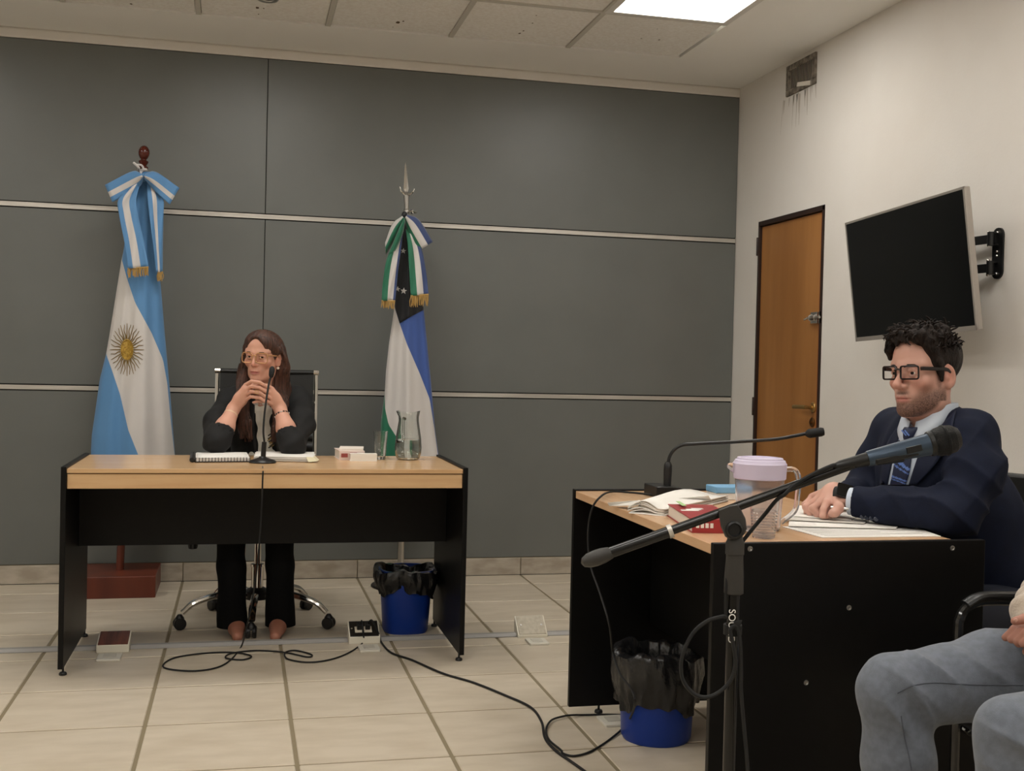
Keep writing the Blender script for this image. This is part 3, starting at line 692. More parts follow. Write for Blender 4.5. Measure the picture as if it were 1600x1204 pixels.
c3 = [(0, .34, 0), (.34, .70, 1), (.70, 1, 2)]
ribbon('bow_loop', f2, z5([(250, 440), (280, 560), (350, 690)]), z5([(270, 410), (360, 450), (465, 615)]), 8, cg, [(0, .30, 0), (.30, .68, 1), (.68, 1, 2)], yb)
ribbon('bow_loop', f2, z5([(235, 420), (160, 480), (105, 620)]), z5([(250, 450), (200, 560), (110, 710)]), 8, cg, [(0, .02, 0), (.02, .38, 1), (.38, 1, 0)], yb)
ribbon('bow_loop', f2, z5([(245, 430), (190, 560), (125, 715)]), z5([(255, 460), (235, 560), (185, 680)]), 8, cg, [(0, .5, 0), (.5, .52, 0), (.52, 1, 0)], lambda t, u: FY2-.14+.03*t-.02*sin(pi*u))
a_, G1 = ribbon('ribbon_tail', f2, z5([(190, 600), (120, 730), (90, 900), (78, 1058)]), z5([(235, 560), (220, 700), (200, 850), (180, 1060)]), 8, cg, [(0, .42, 0), (.42, .84, 1), (.84, 1, 2)], lambda t, u: FY2-.115-.01*t+.008*sin(9*u+8*t))
b2_, G2 = ribbon('ribbon_tail', f2, z5([(262, 520), (275, 650), (288, 850), (298, 1022)]), z5([(330, 560), (385, 690), (415, 850), (432, 1010)]), 8, cg, [(0, .36, 0), (.36, .72, 1), (.72, 1, 2)], lambda t, u: FY2-.115-.01*t+.02*u+.006*sin(9*u+8*t))
fringe(a_, G1[-1][0], G1[-1][-1], .04, 22, rsF); fringe(b2_, G2[-1][0], G2[-1][-1], .055, 28, rsF)
MB().ball(at(632, 336, FY2-.10), (.016, .018, .02), 12).build('bow_knot', m_fblk, f2, smooth=True)
# ================================================================== things on the front desk
ZD = .749
m_paper = mat('paper_white', '#e9e5de', .75); m_paper2 = mat('paper_grey', '#d2cdc5', .8); m_ink = mat('ink_black', '#22211f', .6); m_inkg = mat('print_grey', '#9c978f', .8)
nb = thing('spiral_notebook', 'open spiral notebook with black cover, left of the desk microphone', 'notebook', (-.07, 4.82, ZD))
q = [(-.168, 4.632), (.046, 4.662), (.036, 4.945), (-.178, 4.915)]
def slab(Q, z0, z1): return MB().rings([[(x, y, z) for x, y in Q] for z in (z0, z1)])
slab(q, ZD, ZD+.004).build('cover', m_plastic, nb)
ins = lambda Q, k: [tuple(np.mean(Q, 0)+(A3(p)-np.mean(Q, 0))*k) for p in [A3(x) for x in Q]]
slab(ins(q, .97), ZD+.004, ZD+.016).build('pages', m_paper, nb, bevel=.001)
G = [[(A3(q[0])*(1-u)+A3(q[1])*u)*(1-v)+(A3(q[3])*(1-u)+A3(q[2])*u)*v for u in np.linspace(.03, .97, 10)] for v in np.linspace(.02, .97, 10)]
G = [[(p[0], p[1], ZD+.018+.006*sin(3*i/9)*sin(pi*j/9)) for j, p in enumerate(r)] for i, r in enumerate(G)]
MB().grid(G).build('top_page', m_paper, nb, smooth=True, solid=.0006)
sp0 = None
for k in range(18):
    x = -.163+.205*k/17; y = 4.634+.030*k/17
    if sp0 is None: sp0 = MB().tube([(x, y+.008*cos(a)-.002, ZD+.010+.0085*sin(a)) for a in np.linspace(0, 2*pi, 11)[:-1]], .0014, 5, loop=True).build('binding_ring', m_plastic, nb, smooth=True, loc=(x-wl(nb)[0], y-wl(nb)[1], 0)); sp0x = (x, y)
    else: share(sp0, 'binding_ring', nb, (x-wl(nb)[0], y-wl(nb)[1], 0))
MB().tube([(-.178, 4.64, ZD+.010), (-.186, 4.915, ZD+.012)], .010, 8).build('spine', m_plastic, nb, smooth=True)
ps = thing('paper_stack', 'stack of loose white sheets right of the desk microphone', 'papers', (.18, 4.83, ZD))
q = [(.062, 4.70), (.290, 4.662), (.312, 4.94), (.07, 4.95)]
for k in range(6):
    dx, dy = random.uniform(-.006, .006), random.uniform(-.006, .006)
    slab([(x+dx, y+dy) for x, y in q], ZD+.0035*k+.0002, ZD+.0035*k+.003).build('sheets', m_paper if k % 2 else m_paper2, ps)
MB().add([(.262, 4.667, ZD+.021), (.290, 4.662, ZD+.021), (.305, 4.645, ZD+.006), (.27, 4.64, ZD+.003), (.30, 4.72, ZD+.0225), (.318, 4.71, ZD+.006)], [(0, 1, 2, 3), (1, 4, 5, 2)]).build('turned_corner', mat('paper_yellowed', '#d9cfae', .8), ps, solid=.0008)

def cable(name, label, P, r=.0035, parent=None, m=None, n=8, cat='cable'):
    o = MB().tube(spline(P, n), r, 7).build(name, m or m_rubber, parent, smooth=True)
    if parent is None: tag(o, label, cat)
    return o

# gooseneck microphone of the woman
mp = atZ(410, 722, ZD); mx, my = mp[0], mp[1]-.02
m1 = thing('gooseneck_microphone', 'black gooseneck microphone standing before the woman', 'microphone', (mx, my, ZD))
MB().lathe([(.052, 0), (.054, .004), (.050, .009), (.03, .016), (.016, .021), (.012, .026)], (mx, my, ZD), seg=32).build('base', m_plastic, m1, smooth=True)
b0, b1 = at(411, 716, my), at(413, 690, my)
MB().tube([b0, b1], [.0105, .0095], 14).build('handle', m_plastic, m1, smooth=True)
MB().tube(spline([b1, at(411.5, 672, my), at(414, 640, my+.01), at(420, 600, my+.03), at(424, 587, my+.035)], 8), .0042, 10).build('gooseneck', m_plastic, m1, smooth=True)
e0, e1 = at(423.5, 590, my+.034), at(425.5, 573, my+.045); dv = nrm(e1-e0)
MB().lathe([(.004, 0), (.008, .004), (.0105, .012), (.0115, .028), (.010, .040), (.006, .046), (.001, .048)], e0, dv, 16).build('capsule', m_rubber, m1, smooth=True)

# law books, tumbler and water jug
m_pinkb = mat('book_pale_pink', '#e2cfc6', .6); m_redp = mat('book_red_print', '#9b4b45', .6)
def book(name, label, c, w, d, h, ang, m_cov, m_pg, z=ZD, spine=0, cat='book'):
    t = thing(name, label, cat, (c[0], c[1], z)); u = A3((cos(ang), sin(ang), 0)); v = A3((-sin(ang), cos(ang), 0)); k = A3((0, 0, 1)); c = A3((c[0], c[1], z))
    MB().obox(c+k*.0013, u*w/2, v*d/2, k*.0012).build('back_cover', m_cov, t)
    MB().obox(c+k*(h-.0013), u*w/2, v*d/2, k*.0012).build('front_cover', m_cov, t)
    MB().obox(c+k*h/2-v*(d/2-.001), u*w/2, v*.0012, k*h/2).build('spine', m_cov, t)
    MB().obox(c+k*h/2, u*(w/2-.003), v*(d/2-.004), k*(h/2-.0024)).build('page_block', m_pg, t)
    return t, c, u, v, k
bA, c_, u_, v_, k_ = book('law_book', 'pale pink book with red print, at the back of the small pile', (.452, 4.86), .105, .17, .038, .05, m_pinkb, m_paper)
for (s0, s1, z0, z1) in ((-.045, -.018, .012, .028), (-.008, .02, .008, .016), (-.010, .02, .024, .032)):
    MB().obox(c_+u_*(s0+s1)/2+k_*(z0+z1)/2-v_*.0868, u_*(s1-s0)/2, v_*.0005, k_*(z1-z0)/2).build('red_print', m_redp, bA)
book('law_book', 'white paperback in front of the pale pink book', (.500, 4.75), .11, .045, .030, -.02, m_paper, m_paper2)
book('law_book', 'thin white booklet lying on top of the pale pink book', (.462, 4.865), .10, .15, .008, -.12, mat('book_cream', '#e6dcd0', .6), m_paper, ZD+.0382)
m_glass = mat('clear_glass', '#f4f7f5', .02, trans=1, ior=1.45); m_water = mat('water', '#f2f7f6', .0, trans=1, ior=1.33)
gp = atZ(595, 718, ZD); gx_, gy_ = gp[0], gp[1]+.022
gl = thing('drinking_glass', 'clear glass tumbler between the books and the water jug', 'glass', (gx_, gy_, ZD))
MB().lathe([(.0005, 0), (.021, 0), (.0225, .003), (.030, .118), (.0285, .118), (.0212, .018), (.0205, .014), (.0005, .012)], (gx_, gy_, ZD+.0004), seg=32, cap=(False, False)).build('tumbler', m_glass, gl, smooth=True)
jp = atZ(640, 719, ZD); jx, jy = jp[0], jp[1]+.05
jg = thing('water_jug', 'clear glass jug half full of water on the front desk', 'jug', (jx, jy, ZD))
out = [(.0005, 0), (.040, 0), (.048, .004), (.0545, .022), (.057, .05), (.054, .09), (.046, .14), (.0425, .165), (.0425, .18), (.046, .197), (.0475, .203)]
inn = [(.045, .203), (.0435, .197), (.040, .18), (.040, .165), (.0435, .14), (.0515, .09), (.0545, .05), (.052, .024), (.045, .010), (.0005, .009)]
jm = MB(); sg = 48; R = []
for (r, z) in out+inn:
    ring = []
    for a in range(sg):
        th_ = 2*pi*a/sg; rr = r; zz = z
        if z > .17:   # lip wave and spout
            zz += .004*cos(2*th_+.6)*((z-.17)/.033); 
            dd = abs(((th_-radians(200)+pi) % (2*pi))-pi); rr += .012*math.exp(-(dd/.35)**2)*((z-.17)/.033)
        ring.append((jx+rr*cos(th_), jy+rr*sin(th_), ZD+.0004+zz))
    R.append(ring)
jm.rings(R, cap=(False, False)); jm.build('jug_body', m_glass, jg, smooth=True, ang=60)
MB().lathe([(.0005, .0098), (.0445, .0108), (.0515, .0245), (.0540, .05), (.0520, .084), (.0005, .084)], (jx, jy, ZD+.0004), seg=48, cap=(False, False)).build('water', m_water, jg, smooth=True)
MB().tube(spline([(jx-.012, jy+.041, ZD+.17), (jx-.012, jy+.085, ZD+.165), (jx-.012, jy+.09, ZD+.11), (jx-.01, jy+.055, ZD+.07)], 8), .007, 10).build('handle', m_glass, jg, smooth=True)

# ================================================================== things on the right-hand desk
ZE = .7465
w0 = atZ(1026, 778, ZE); w1 = atZ(1108, 775, ZE)
m2 = thing('gooseneck_microphone', 'black gooseneck microphone bending low towards the man', 'microphone', (w0[0]+.1, w0[1]+.05, ZE))
ya, yb_ = w0[1]-.0, w0[1]+.12; b_ = MB()
sec = [(w0[0], .036), (w0[0]+.045, .037), (w0[0]+.08, .033), (w0[0]+.13, .018), (w0[0]+.185, .006)]
b_.rings([[(x, ya, ZE), (x, yb_, ZE), (x, yb_, ZE+h), (x, ya, ZE+h)] for x, h in sec]); b_.build('base', m_plastic, m2, bevel=.004)
my2 = (ya+yb_)/2-.02; h0, h1 = at(1042.5, 764, my2), at(1044, 726, my2)
hs = MB().tube([h0, h0+(h1-h0)*.8, h1, h1+(h1-h0)*.12], [.0125, .014, .013, .008], 14); hs.lathe([(.026, -.002), (.026, .003)], h0, (0, 0, 1), 18); hs.build('handle', m_plastic, m2, smooth=True)
MB().tube(spline([h1, at(1046, 714, my2), at(1053, 703, my2-.01), at(1066, 695, my2-.02), at(1090, 693, my2-.04), at(1150, 690, my2-.08), at(1210, 686, my2-.12), at(1240, 681, my2-.14), at(1260, 677, my2-.15)], 8), .0055, 10).build('gooseneck', m_plastic, m2, smooth=True)
e0, e1 = at(1258, 678, my2-.15), at(1287, 674, my2-.165); dv = nrm(e1-e0); L_ = np.linalg.norm(e1-e0)
MB().lathe([(.005, 0), (.011, .006), (.0135, .010), (.0145, .014), (.0145, L_-.008), (.012, L_), (.001, L_)], e0, dv, 18).build('capsule', m_rubber, m2, smooth=True)

def quadp(pts, z): return [tuple(atZ(x, y, z)[:2]) for x, y in pts]
# open notebook with curled pages
on = thing('open_book', 'thick open book of curled white pages with a green highlight, by the low microphone', 'book', tuple(atZ(1040, 795, ZE)[:2])+(ZE,))
q = quadp([(984, 801), (1040, 806), (1138, 783), (1030, 783)], ZE)
for k in range(7):
    a_, b_, c_, d_ = [A3(p+(ZE+.0006+.003*k,)) for p in q]; s_ = (random.uniform(-.006, .006), random.uniform(-.006, .006), 0)
    G = [[(a_*(1-u)+b_*u)*(1-v)+(d_*(1-u)+c_*u)*v+A3(s_)+A3((0, 0, (.006+.0022*k)*sin(pi*min(1, u*1.3))*(1 if k else .1))) for u in np.linspace(0, 1, 10)] for v in np.linspace(0, 1, 6)]
    MB().grid(G).build('page', m_paper if k != 3 else m_paper2, on, smooth=True, solid=.0024)
top = lambda px, py: atZ(px, py, ZE+.040)
hl = [atZ(*p, ZE+.0395) for p in ((1056, 783), (1062, 783), (1073, 790), (1066, 790))]
MB().rings([hl, [p+A3((0, 0, .0008)) for p in hl]]).build('green_highlight', mat('highlighter_green', '#a9c98a', .7), on)
fl_ = [atZ(*p, ZE+z) for p, z in (((949, 785), .012), ((952, 790), .002), ((1003, 789), .018), ((1000, 781), .022))]
MB().add(fl_, [(0, 1, 2, 3)]).build('loose_leaf', m_paper2, on, solid=.0008)
fl_ = [atZ(*p, ZE+z) for p, z in (((1090, 781), .045), ((1112, 782), .035), ((1107, 774), .052), ((1060, 778), .04))]
MB().add(fl_, [(0, 1, 2, 3)]).build('curled_leaf', m_paper, on, solid=.0008)
# red code book
A_ = atZ(1081, 832, ZE); B_ = atZ(1043, 806, ZE); u = nrm((A_-B_)*A3((1, 1, 0))); v = A3((-u[1], u[0], 0)); 
if v[0] < 0: v = -v
ln = np.linalg.norm((A_-B_)[:2]); wdt = .125; hh = .034
m_red = mat('book_red', '#9c2f31', .4); rb = thing('law_book', 'thick red book with cream page edges under the microphone boom', 'book', tuple((A_+B_)[:2]/2)+(ZE,)); c_ = (A_+B_)/2+v*wdt/2
for z_ in (.0014, hh-.0014): MB().obox(c_+A3((0, 0, z_)), u*ln/2, v*wdt/2, (0, 0, .0013)).build('cover', m_red, rb)
MB().obox(c_+A3((0, 0, hh/2)), u*(ln/2-.003), v*(wdt/2-.002), (0, 0, hh/2-.003)).build('page_block', mat('page_cream', '#ddd3c6', .8), rb)
MB().obox(c_+u*(ln/2)+A3((0, 0, hh/2)), u*.0014, v*wdt/2, (0, 0, hh/2)).build('spine', m_red, rb)
for k in range(3):
    MB().obox(c_+v*(-.030+.014*k)+u*(-.02-.02*k)+A3((0, 0, hh+.0004)), u*.010, v*(.024-.004*k), (0, 0, .0003)).build('cover_lettering', m_paper, rb)
for k in range(4): MB().obox(c_-v*(wdt/2-.014-.012*k)+u*(ln/2+.0016)+A3((0, 0, hh*.55)), u*.0003, v*.004, (0, 0, .006)).build('spine_lettering', m_paper, rb)
# blue and white box
p = atZ(1119, 781, ZE); bx_ = thing('small_box', 'small white box with a light blue lid behind the plastic jug', 'box', (p[0]+.06, p[1]+.04, ZE))
MB().box(p[0], p[0]+.12, p[1], p[1]+.08, ZE, ZE+.021).build('box_body', m_paper, bx_, bevel=.002)
MB().box(p[0]-.002, p[0]+.122, p[1]-.002, p[1]+.082, ZE+.0212, ZE+.042).build('lid', mat('lid_blue', '#7db0d6', .5), bx_, bevel=.003)
# plastic jug with lavender lid
jp = atZ(1190, 829, ZE); jx, jy = jp[0], jp[1]+.02
m_pp = mat('frosted_plastic', '#f6f3f6', .12, trans=.93, ior=1.15); m_lid = mat('lavender_lid', '#d9cfe6', .4, trans=.1)
pj = thing('plastic_jug', 'translucent plastic jug with lavender lid on the right-hand desk', 'jug', (jx, jy, ZE))
MB().lathe([(.0005, .0005), (.052, .0005), (.055, .004), (.064, .15), (.0625, .15), (.0535, .006), (.0005, .004)], (jx, jy, ZE), seg=40, cap=(False, False)).build('jug_body', m_pp, pj, smooth=True)
MB().lathe([(.0645, .132), (.067, .134), (.0685, .168), (.069, .172), (.066, .176), (.064, .181), (.060, .182), (.058, .187), (.05, .188), (.048, .184), (.001, .184)], (jx, jy, ZE), seg=40, cap=(False, True)).build('lid', m_lid, pj, smooth=True)
vr = nrm(CR*A3((1, 1, 0)))
sp_ = A3((jx, jy, ZE)); MB().tube([sp_-vr*.06+A3((0, 0, .158)), sp_-vr*.075+A3((0, 0, .163)), sp_-vr*.084+A3((0, 0, .165))], [.016, .011, .006], 10).build('spout', m_pp, pj, smooth=True)
MB().tube(spline([sp_+vr*.064+A3((0, 0, .158)), sp_+vr*.088+A3((0, 0, .158)), sp_+vr*.100+A3((0, 0, .14)), sp_+vr*.099+A3((0, 0, .085)), sp_+vr*.092+A3((0, 0, .05)), sp_+vr*.058+A3((0, 0, .02))], 8), .0085, 10, flat=.8).build('handle', m_pp, pj, smooth=True)
cp = atZ(1203, 843, ZE); cx2, cy2 = cp[0], cp[1]+.035
cu = thing('plastic_cup', 'ribbed clear plastic cup standing before the lavender-lidded jug', 'cup', (cx2, cy2, ZE))
pr2 = [(.0005, .0003), (.027, .0003), (.028, .003)]
for k in range(9): pr2 += [(.0285+.0005*k, .008+.007*k), (.0305+.0005*k, .0115+.007*k)]
pr2 += [(.035, .076), (.037, .095), (.0385, .096), (.0375, .097), (.034, .078), (.027, .004), (.0005, .002)]
MB().lathe(pr2, (cx2, cy2, ZE), seg=36, cap=(False, False)).build('cup', mat('clear_plastic', '#f4f0ee', .08, trans=.9, ior=1.32), cu, smooth=True, ang=20)
# papers before the man
def sheet(label, pts, z, rows=0, m=m_paper):
    q = quadp(pts, z); c_ = np.mean(q, 0); t = thing('paper_sheet', label, 'paper', (c_[0], c_[1], z))
    slab(q, z, z+.0016).build('sheet', m, t)
    a, b, c, d = [A3(p+(z+.0018,)) for p in q]
    for k in range(rows):
        v = .12+.76*k/max(1, rows-1); e = .9 if k % 3 else .6
        p0, p1 = (a*.94+b*.06)*(1-v)+(d*.94+c*.06)*v, (a*(1-e)+b*e)*(1-v)+(d*(1-e)+c*e)*v
        wv = nrm(d-a)*.0011
        MB().rings([[p0-wv, p1-wv, p1+wv, p0+wv], [x+A3((0, 0, .0002)) for x in (p0-wv, p1-wv, p1+wv, p0+wv)]]).build('print_line', m_inkg, t)
sheet('white printed sheet nearest the desk end, before the man', [(1285, 840), (1470, 838), (1425, 822), (1222, 823)], ZE, 9)
sheet('white sheet under the man\'s sleeve, behind the printed sheet', [(1232, 822), (1400, 826), (1420, 806), (1235, 800)], ZE+.004, 0)
sheet('grey-edged sheet under the man\'s hand', [(1226, 812), (1350, 818), (1372, 800), (1240, 794)], ZE+.008, 0, m_paper2)
sheet('topmost white sheet under the man\'s fist', [(1230, 806), (1330, 813), (1350, 797), (1250, 790)], ZE+.011, 0)

# ================================================================== microphone stand in the foreground
SD = 2.07
def D(x, y, d=SD): return atD(x, y, d)
sx_, sy_ = D(1147, 900)[:2]
ms = thing('microphone_stand', 'black boom microphone stand in front of the right-hand desk', 'microphone stand', (sx_, sy_, 0))
m_stand = mat('stand_black', '#131211', .22, spec=.5); m_grip = mat('stand_grip', '#33312e', .5)
Vz = lambda py: D(1147, py)[2]
MB().tube([(sx_, sy_, .10), (sx_, sy_, Vz(918))], .0115, 14).build('tube', m_stand, ms, smooth=True)
MB().lathe([(.0135, Vz(928)), (.0175, Vz(926)), (.0175, Vz(900)), (.0155, Vz(872)), (.0155, Vz(866)), (.017, Vz(865)), (.017, Vz(848)), (.0145, Vz(843)), (.013, Vz(835))], (sx_, sy_, 0), seg=20).build('grip_sleeve', m_grip, ms, smooth=True)
bl = [(1122, 796), (1140, 789), (1152, 787), (1158, 796), (1165, 810), (1167, 826), (1162, 836), (1154, 842), (1141, 843), (1133, 838), (1126, 822)]
R = [[D(x+(1145-x)*k, y+(818-y)*k, SD+z) for x, y in bl] for k, z in ((.08, -.021), (0, -.016), (0, .016), (.08, .021))]
MB().rings(R).build('boom_clutch', m_grip, ms, smooth=True, ang=50)
k_ = MB().lathe([(.0155, 0), (.0155, .006), (.012, .008), (.010, .003), (.001, .003)], D(1147, 827, SD-.02), -CF, 20); k_.build('clutch_knob', m_plastic, ms, smooth=True)
bo = MB().tube([D(946, 866), D(1358, 716)], .0085, 12); bo.build('boom_arm', m_stand, ms, smooth=True)
MB().tube([D(948, 865), D(1047, 830)], .0105, 12).build('boom_sleeve', m_stand, ms, smooth=True)
MB().lathe([(.0125, -.004), (.0125, .004)], D(1047, 829.5), D(1358, 716)-D(946, 866), 14).build('boom_ring', m_alu, ms, smooth=True)
ax = nrm(D(946, 866)-D(1047, 830)); MB().lathe([(.009, -.008), (.0115, .0), (.0140, .012), (.0146, .026), (.0130, .040), (.0085, .050), (.001, .054)], D(952, 864), ax, 24).build('counterweight', m_grip, ms, smooth=True)
for k in range(3):
    a = radians(40+120*k); MB().tube([(sx_, sy_, .16), (sx_+.30*cos(a), sy_+.30*sin(a), .012)], .009, 10).build('leg', m_stand, ms, smooth=True)
MB().lathe([(.02, .13), (.022, .135), (.022, .19), (.018, .195)], (sx_, sy_, 0), seg=18).build('leg_hub', m_grip, ms, smooth=True)
cat_text('SOUND', .0175, D(1143, 978, SD-.0122), (0, 0, -1), CR, ms, m_paper, 'lettering')
# the handheld microphone in its clip
mc = thing('handheld_microphone', 'blue-grey handheld microphone with black ball grille on the boom', 'microphone', D(1420, 700))
a0, a1 = D(1355, 717), D(1500, 682); dv = nrm(a1-a0); Lm = np.linalg.norm(a1-a0)
m_micb = mat('mic_blue_grey', '#3f4d5d', .32, metal=.5)
MB().lathe([(.0135, 0), (.0145, .004), (.019, Lm*.55), (.0205, Lm*.66)], a0, dv, 24).build('body', m_micb, mc, smooth=True)
MB().lathe([(.0205, Lm*.655), (.0225, Lm*.665), (.0235, Lm*.70), (.022, Lm*.71)], a0, dv, 24).build('collar', m_plastic, mc, smooth=True)
MB().lathe([(.0215, Lm*.70), (.0255, Lm*.75), (.0270, Lm*.82), (.0282, Lm*.825), (.0282, Lm*.845), (.0270, Lm*.85), (.0250, Lm*.92), (.018, Lm*.98), (.008, Lm*1.0), (.001, Lm*1.002)], a0, dv, 28).build('grille', mat('grille_black', '#1d1d1c', .4, metal=.4, bump=1.0, bs=(900, 900, 900)), mc, smooth=True)
sw = a0+dv*Lm*.47; nrm_c = -nrm(CF-dv*(CF@dv)); MB().obox(sw+nrm_c*.0175, dv*.014, np.cross(nrm_c, dv)*.006, nrm_c*.0025).build('switch', m_plastic, mc, bevel=.001)
MB().tube([a0-dv*.062, a0-dv*.05, a0-dv*.03, a0], [.006, .0095, .0105, .0125], 14).build('cable_plug', m_plastic, mc, smooth=True)
MB().tube([D(1350, 720), D(1372, 716), D(1410, 713)], [.010, .015, .013], 10, flat=.8).build('clip', m_plastic, ms, smooth=True)
MB().obox(D(1398, 713), dv*.04, np.cross(CF, dv)*.006, CF*.016).build('clip_cradle', m_plastic, ms, bevel=.003)

# ================================================================== cables
fz = lambda L, z=.0045: [atZ(x, y, z) for x, y in L]
z5a = lambda L: [(60+a*.4375, 690+b*.4373) for a, b in L]
P = [at(410, 726, my-.03), at(410.5, 731, 4.43), at(411, 737, 4.362), at(410.5, 745, 4.352), at(409, 790, 4.35), at(405, 850, 4.36), at(400, 900, 4.40), at(392, 950, 4.45), at(384, 985, 4.49)]
P += fz(z5a([(725, 730), (690, 775), (640, 805), (560, 818), (470, 812), (445, 797), (490, 770), (600, 754), (700, 752), (760, 765), (730, 778), (670, 772), (690, 755), (780, 745), (880, 752), (960, 768), (975, 760), (920, 745), (882, 752), (890, 775), (960, 787), (1040, 778), (1110, 752), (1160, 715)]))
pl1 = sc_+A3((-.012, 0, 0))+sn*.03
P += [pl1+A3((.002, -.05, -.03)), pl1+A3((0, -.012, .012)), pl1]
cable('microphone_cable', 'thin black cable running from the woman\'s microphone over the desk edge to the floor', P, .0032)
for s in (-1, 1):
    MB().obox(sc_+A3((s*.017-.002, 0, 0))+sn*.017, (.010, 0, 0), ss*.013, sn*.014).build('plug', m_plastic, sb, bevel=.003)
z6 = lambda L: [(420+a*.319, 820+b*.319) for a, b in L]
P = [sc_+A3((.017, 0, 0))+sn*.028, sc_+A3((.03, -.01, 0))+sn*.045, sc_+A3((.06, -.03, -.02))] + fz(z6([(552, 575), (600, 625), (700, 660), (850, 725), (1000, 770), (1150, 830), (1280, 890), (1335, 960), (1352, 1040), (1400, 1100), (1470, 1150), (1560, 1215), (1700, 1330)]), .0048)
cable('power_cable', 'black power cable crossing the floor from the socket box to the foreground', P, .0042)
z7 = lambda L: [(880+a*.2875, 880+b*.2875) for a, b in L]
P = [atZ(1024, 773, ZE+.006), atZ(985, 769, ZE+.006), atZ(955, 768, ZE+.008), atX(938, 776, 1.084), atX(925, 795, 1.055), atX(919, 830, 1.05), atX(922, 880, 1.05), atX(937, 925, 1.05), atX(952, 975, 1.055)]
P += [atD(x, y, d) for (x, y), d in zip(z7([(270, 480), (310, 600), (375, 690), (388, 770)]), (3.42, 3.32, 3.27, 3.26))] + [atZ(*z7([(345, 870)])[0], .03)]
P += fz(z7([(260, 950), (150, 1020), (60, 1045), (0, 1032)]), .0045) + fz(z6([(1430, 1100), (1372, 1050), (1358, 1000), (1385, 955), (1450, 934), (1505, 929)]), .0085) + fz(z7([(100, 822), (230, 820), (330, 822)]), .0045)
cable('microphone_cable', 'thin black cable dropping off the right-hand desk past the near bin', P, .0034)
DL = lambda L, d: [D(x, y, d) for x, y in L]
P = [a0-dv*.06] + DL([(1300, 727), (1265, 743), (1238, 760), (1226, 772)], SD-.012) + DL([(1213, 781)], SD+.0) + DL([(1195, 803), (1170, 833), (1156, 852), (1142, 880)], SD+.02) + DL([(1136, 905), (1134, 940), (1134, 962)], SD-.006)
P += DL([(1128, 963), (1105, 970), (1082, 990), (1066, 1025), (1066, 1058), (1080, 1080), (1100, 1089), (1122, 1082), (1142, 1062), (1149, 1035), (1146, 1008), (1141, 985)], SD-.022) + DL([(1150, 978), (1156, 1000), (1158, 1045), (1158, 1080), (1162, 1130), (1168, 1200)], SD-.018) + [D(1172, 1290, SD-.01), A3((sx_+.06, sy_-.04, .05)), A3((sx_+.12, sy_-.2, .006)), A3((sx_+.1, sy_-.5, .006))]
cable('microphone_cable', 'black cable wound down the boom stand, hanging in a loop', P, .0036)
MB().lathe([(.0125, -.009), (.0165, -.009), (.0165, .009), (.0125, .009)], (sx_, sy_, Vz(983)), seg=18, cap=(False, False)).build('cable_strap', m_rubber, ms, smooth=True)
MB().tube(DL([(1147, 975), (1158, 973), (1157, 978), (1149, 984)], SD-.018), .003, 6, flat=2).build('strap_tab', m_rubber, ms, smooth=True)
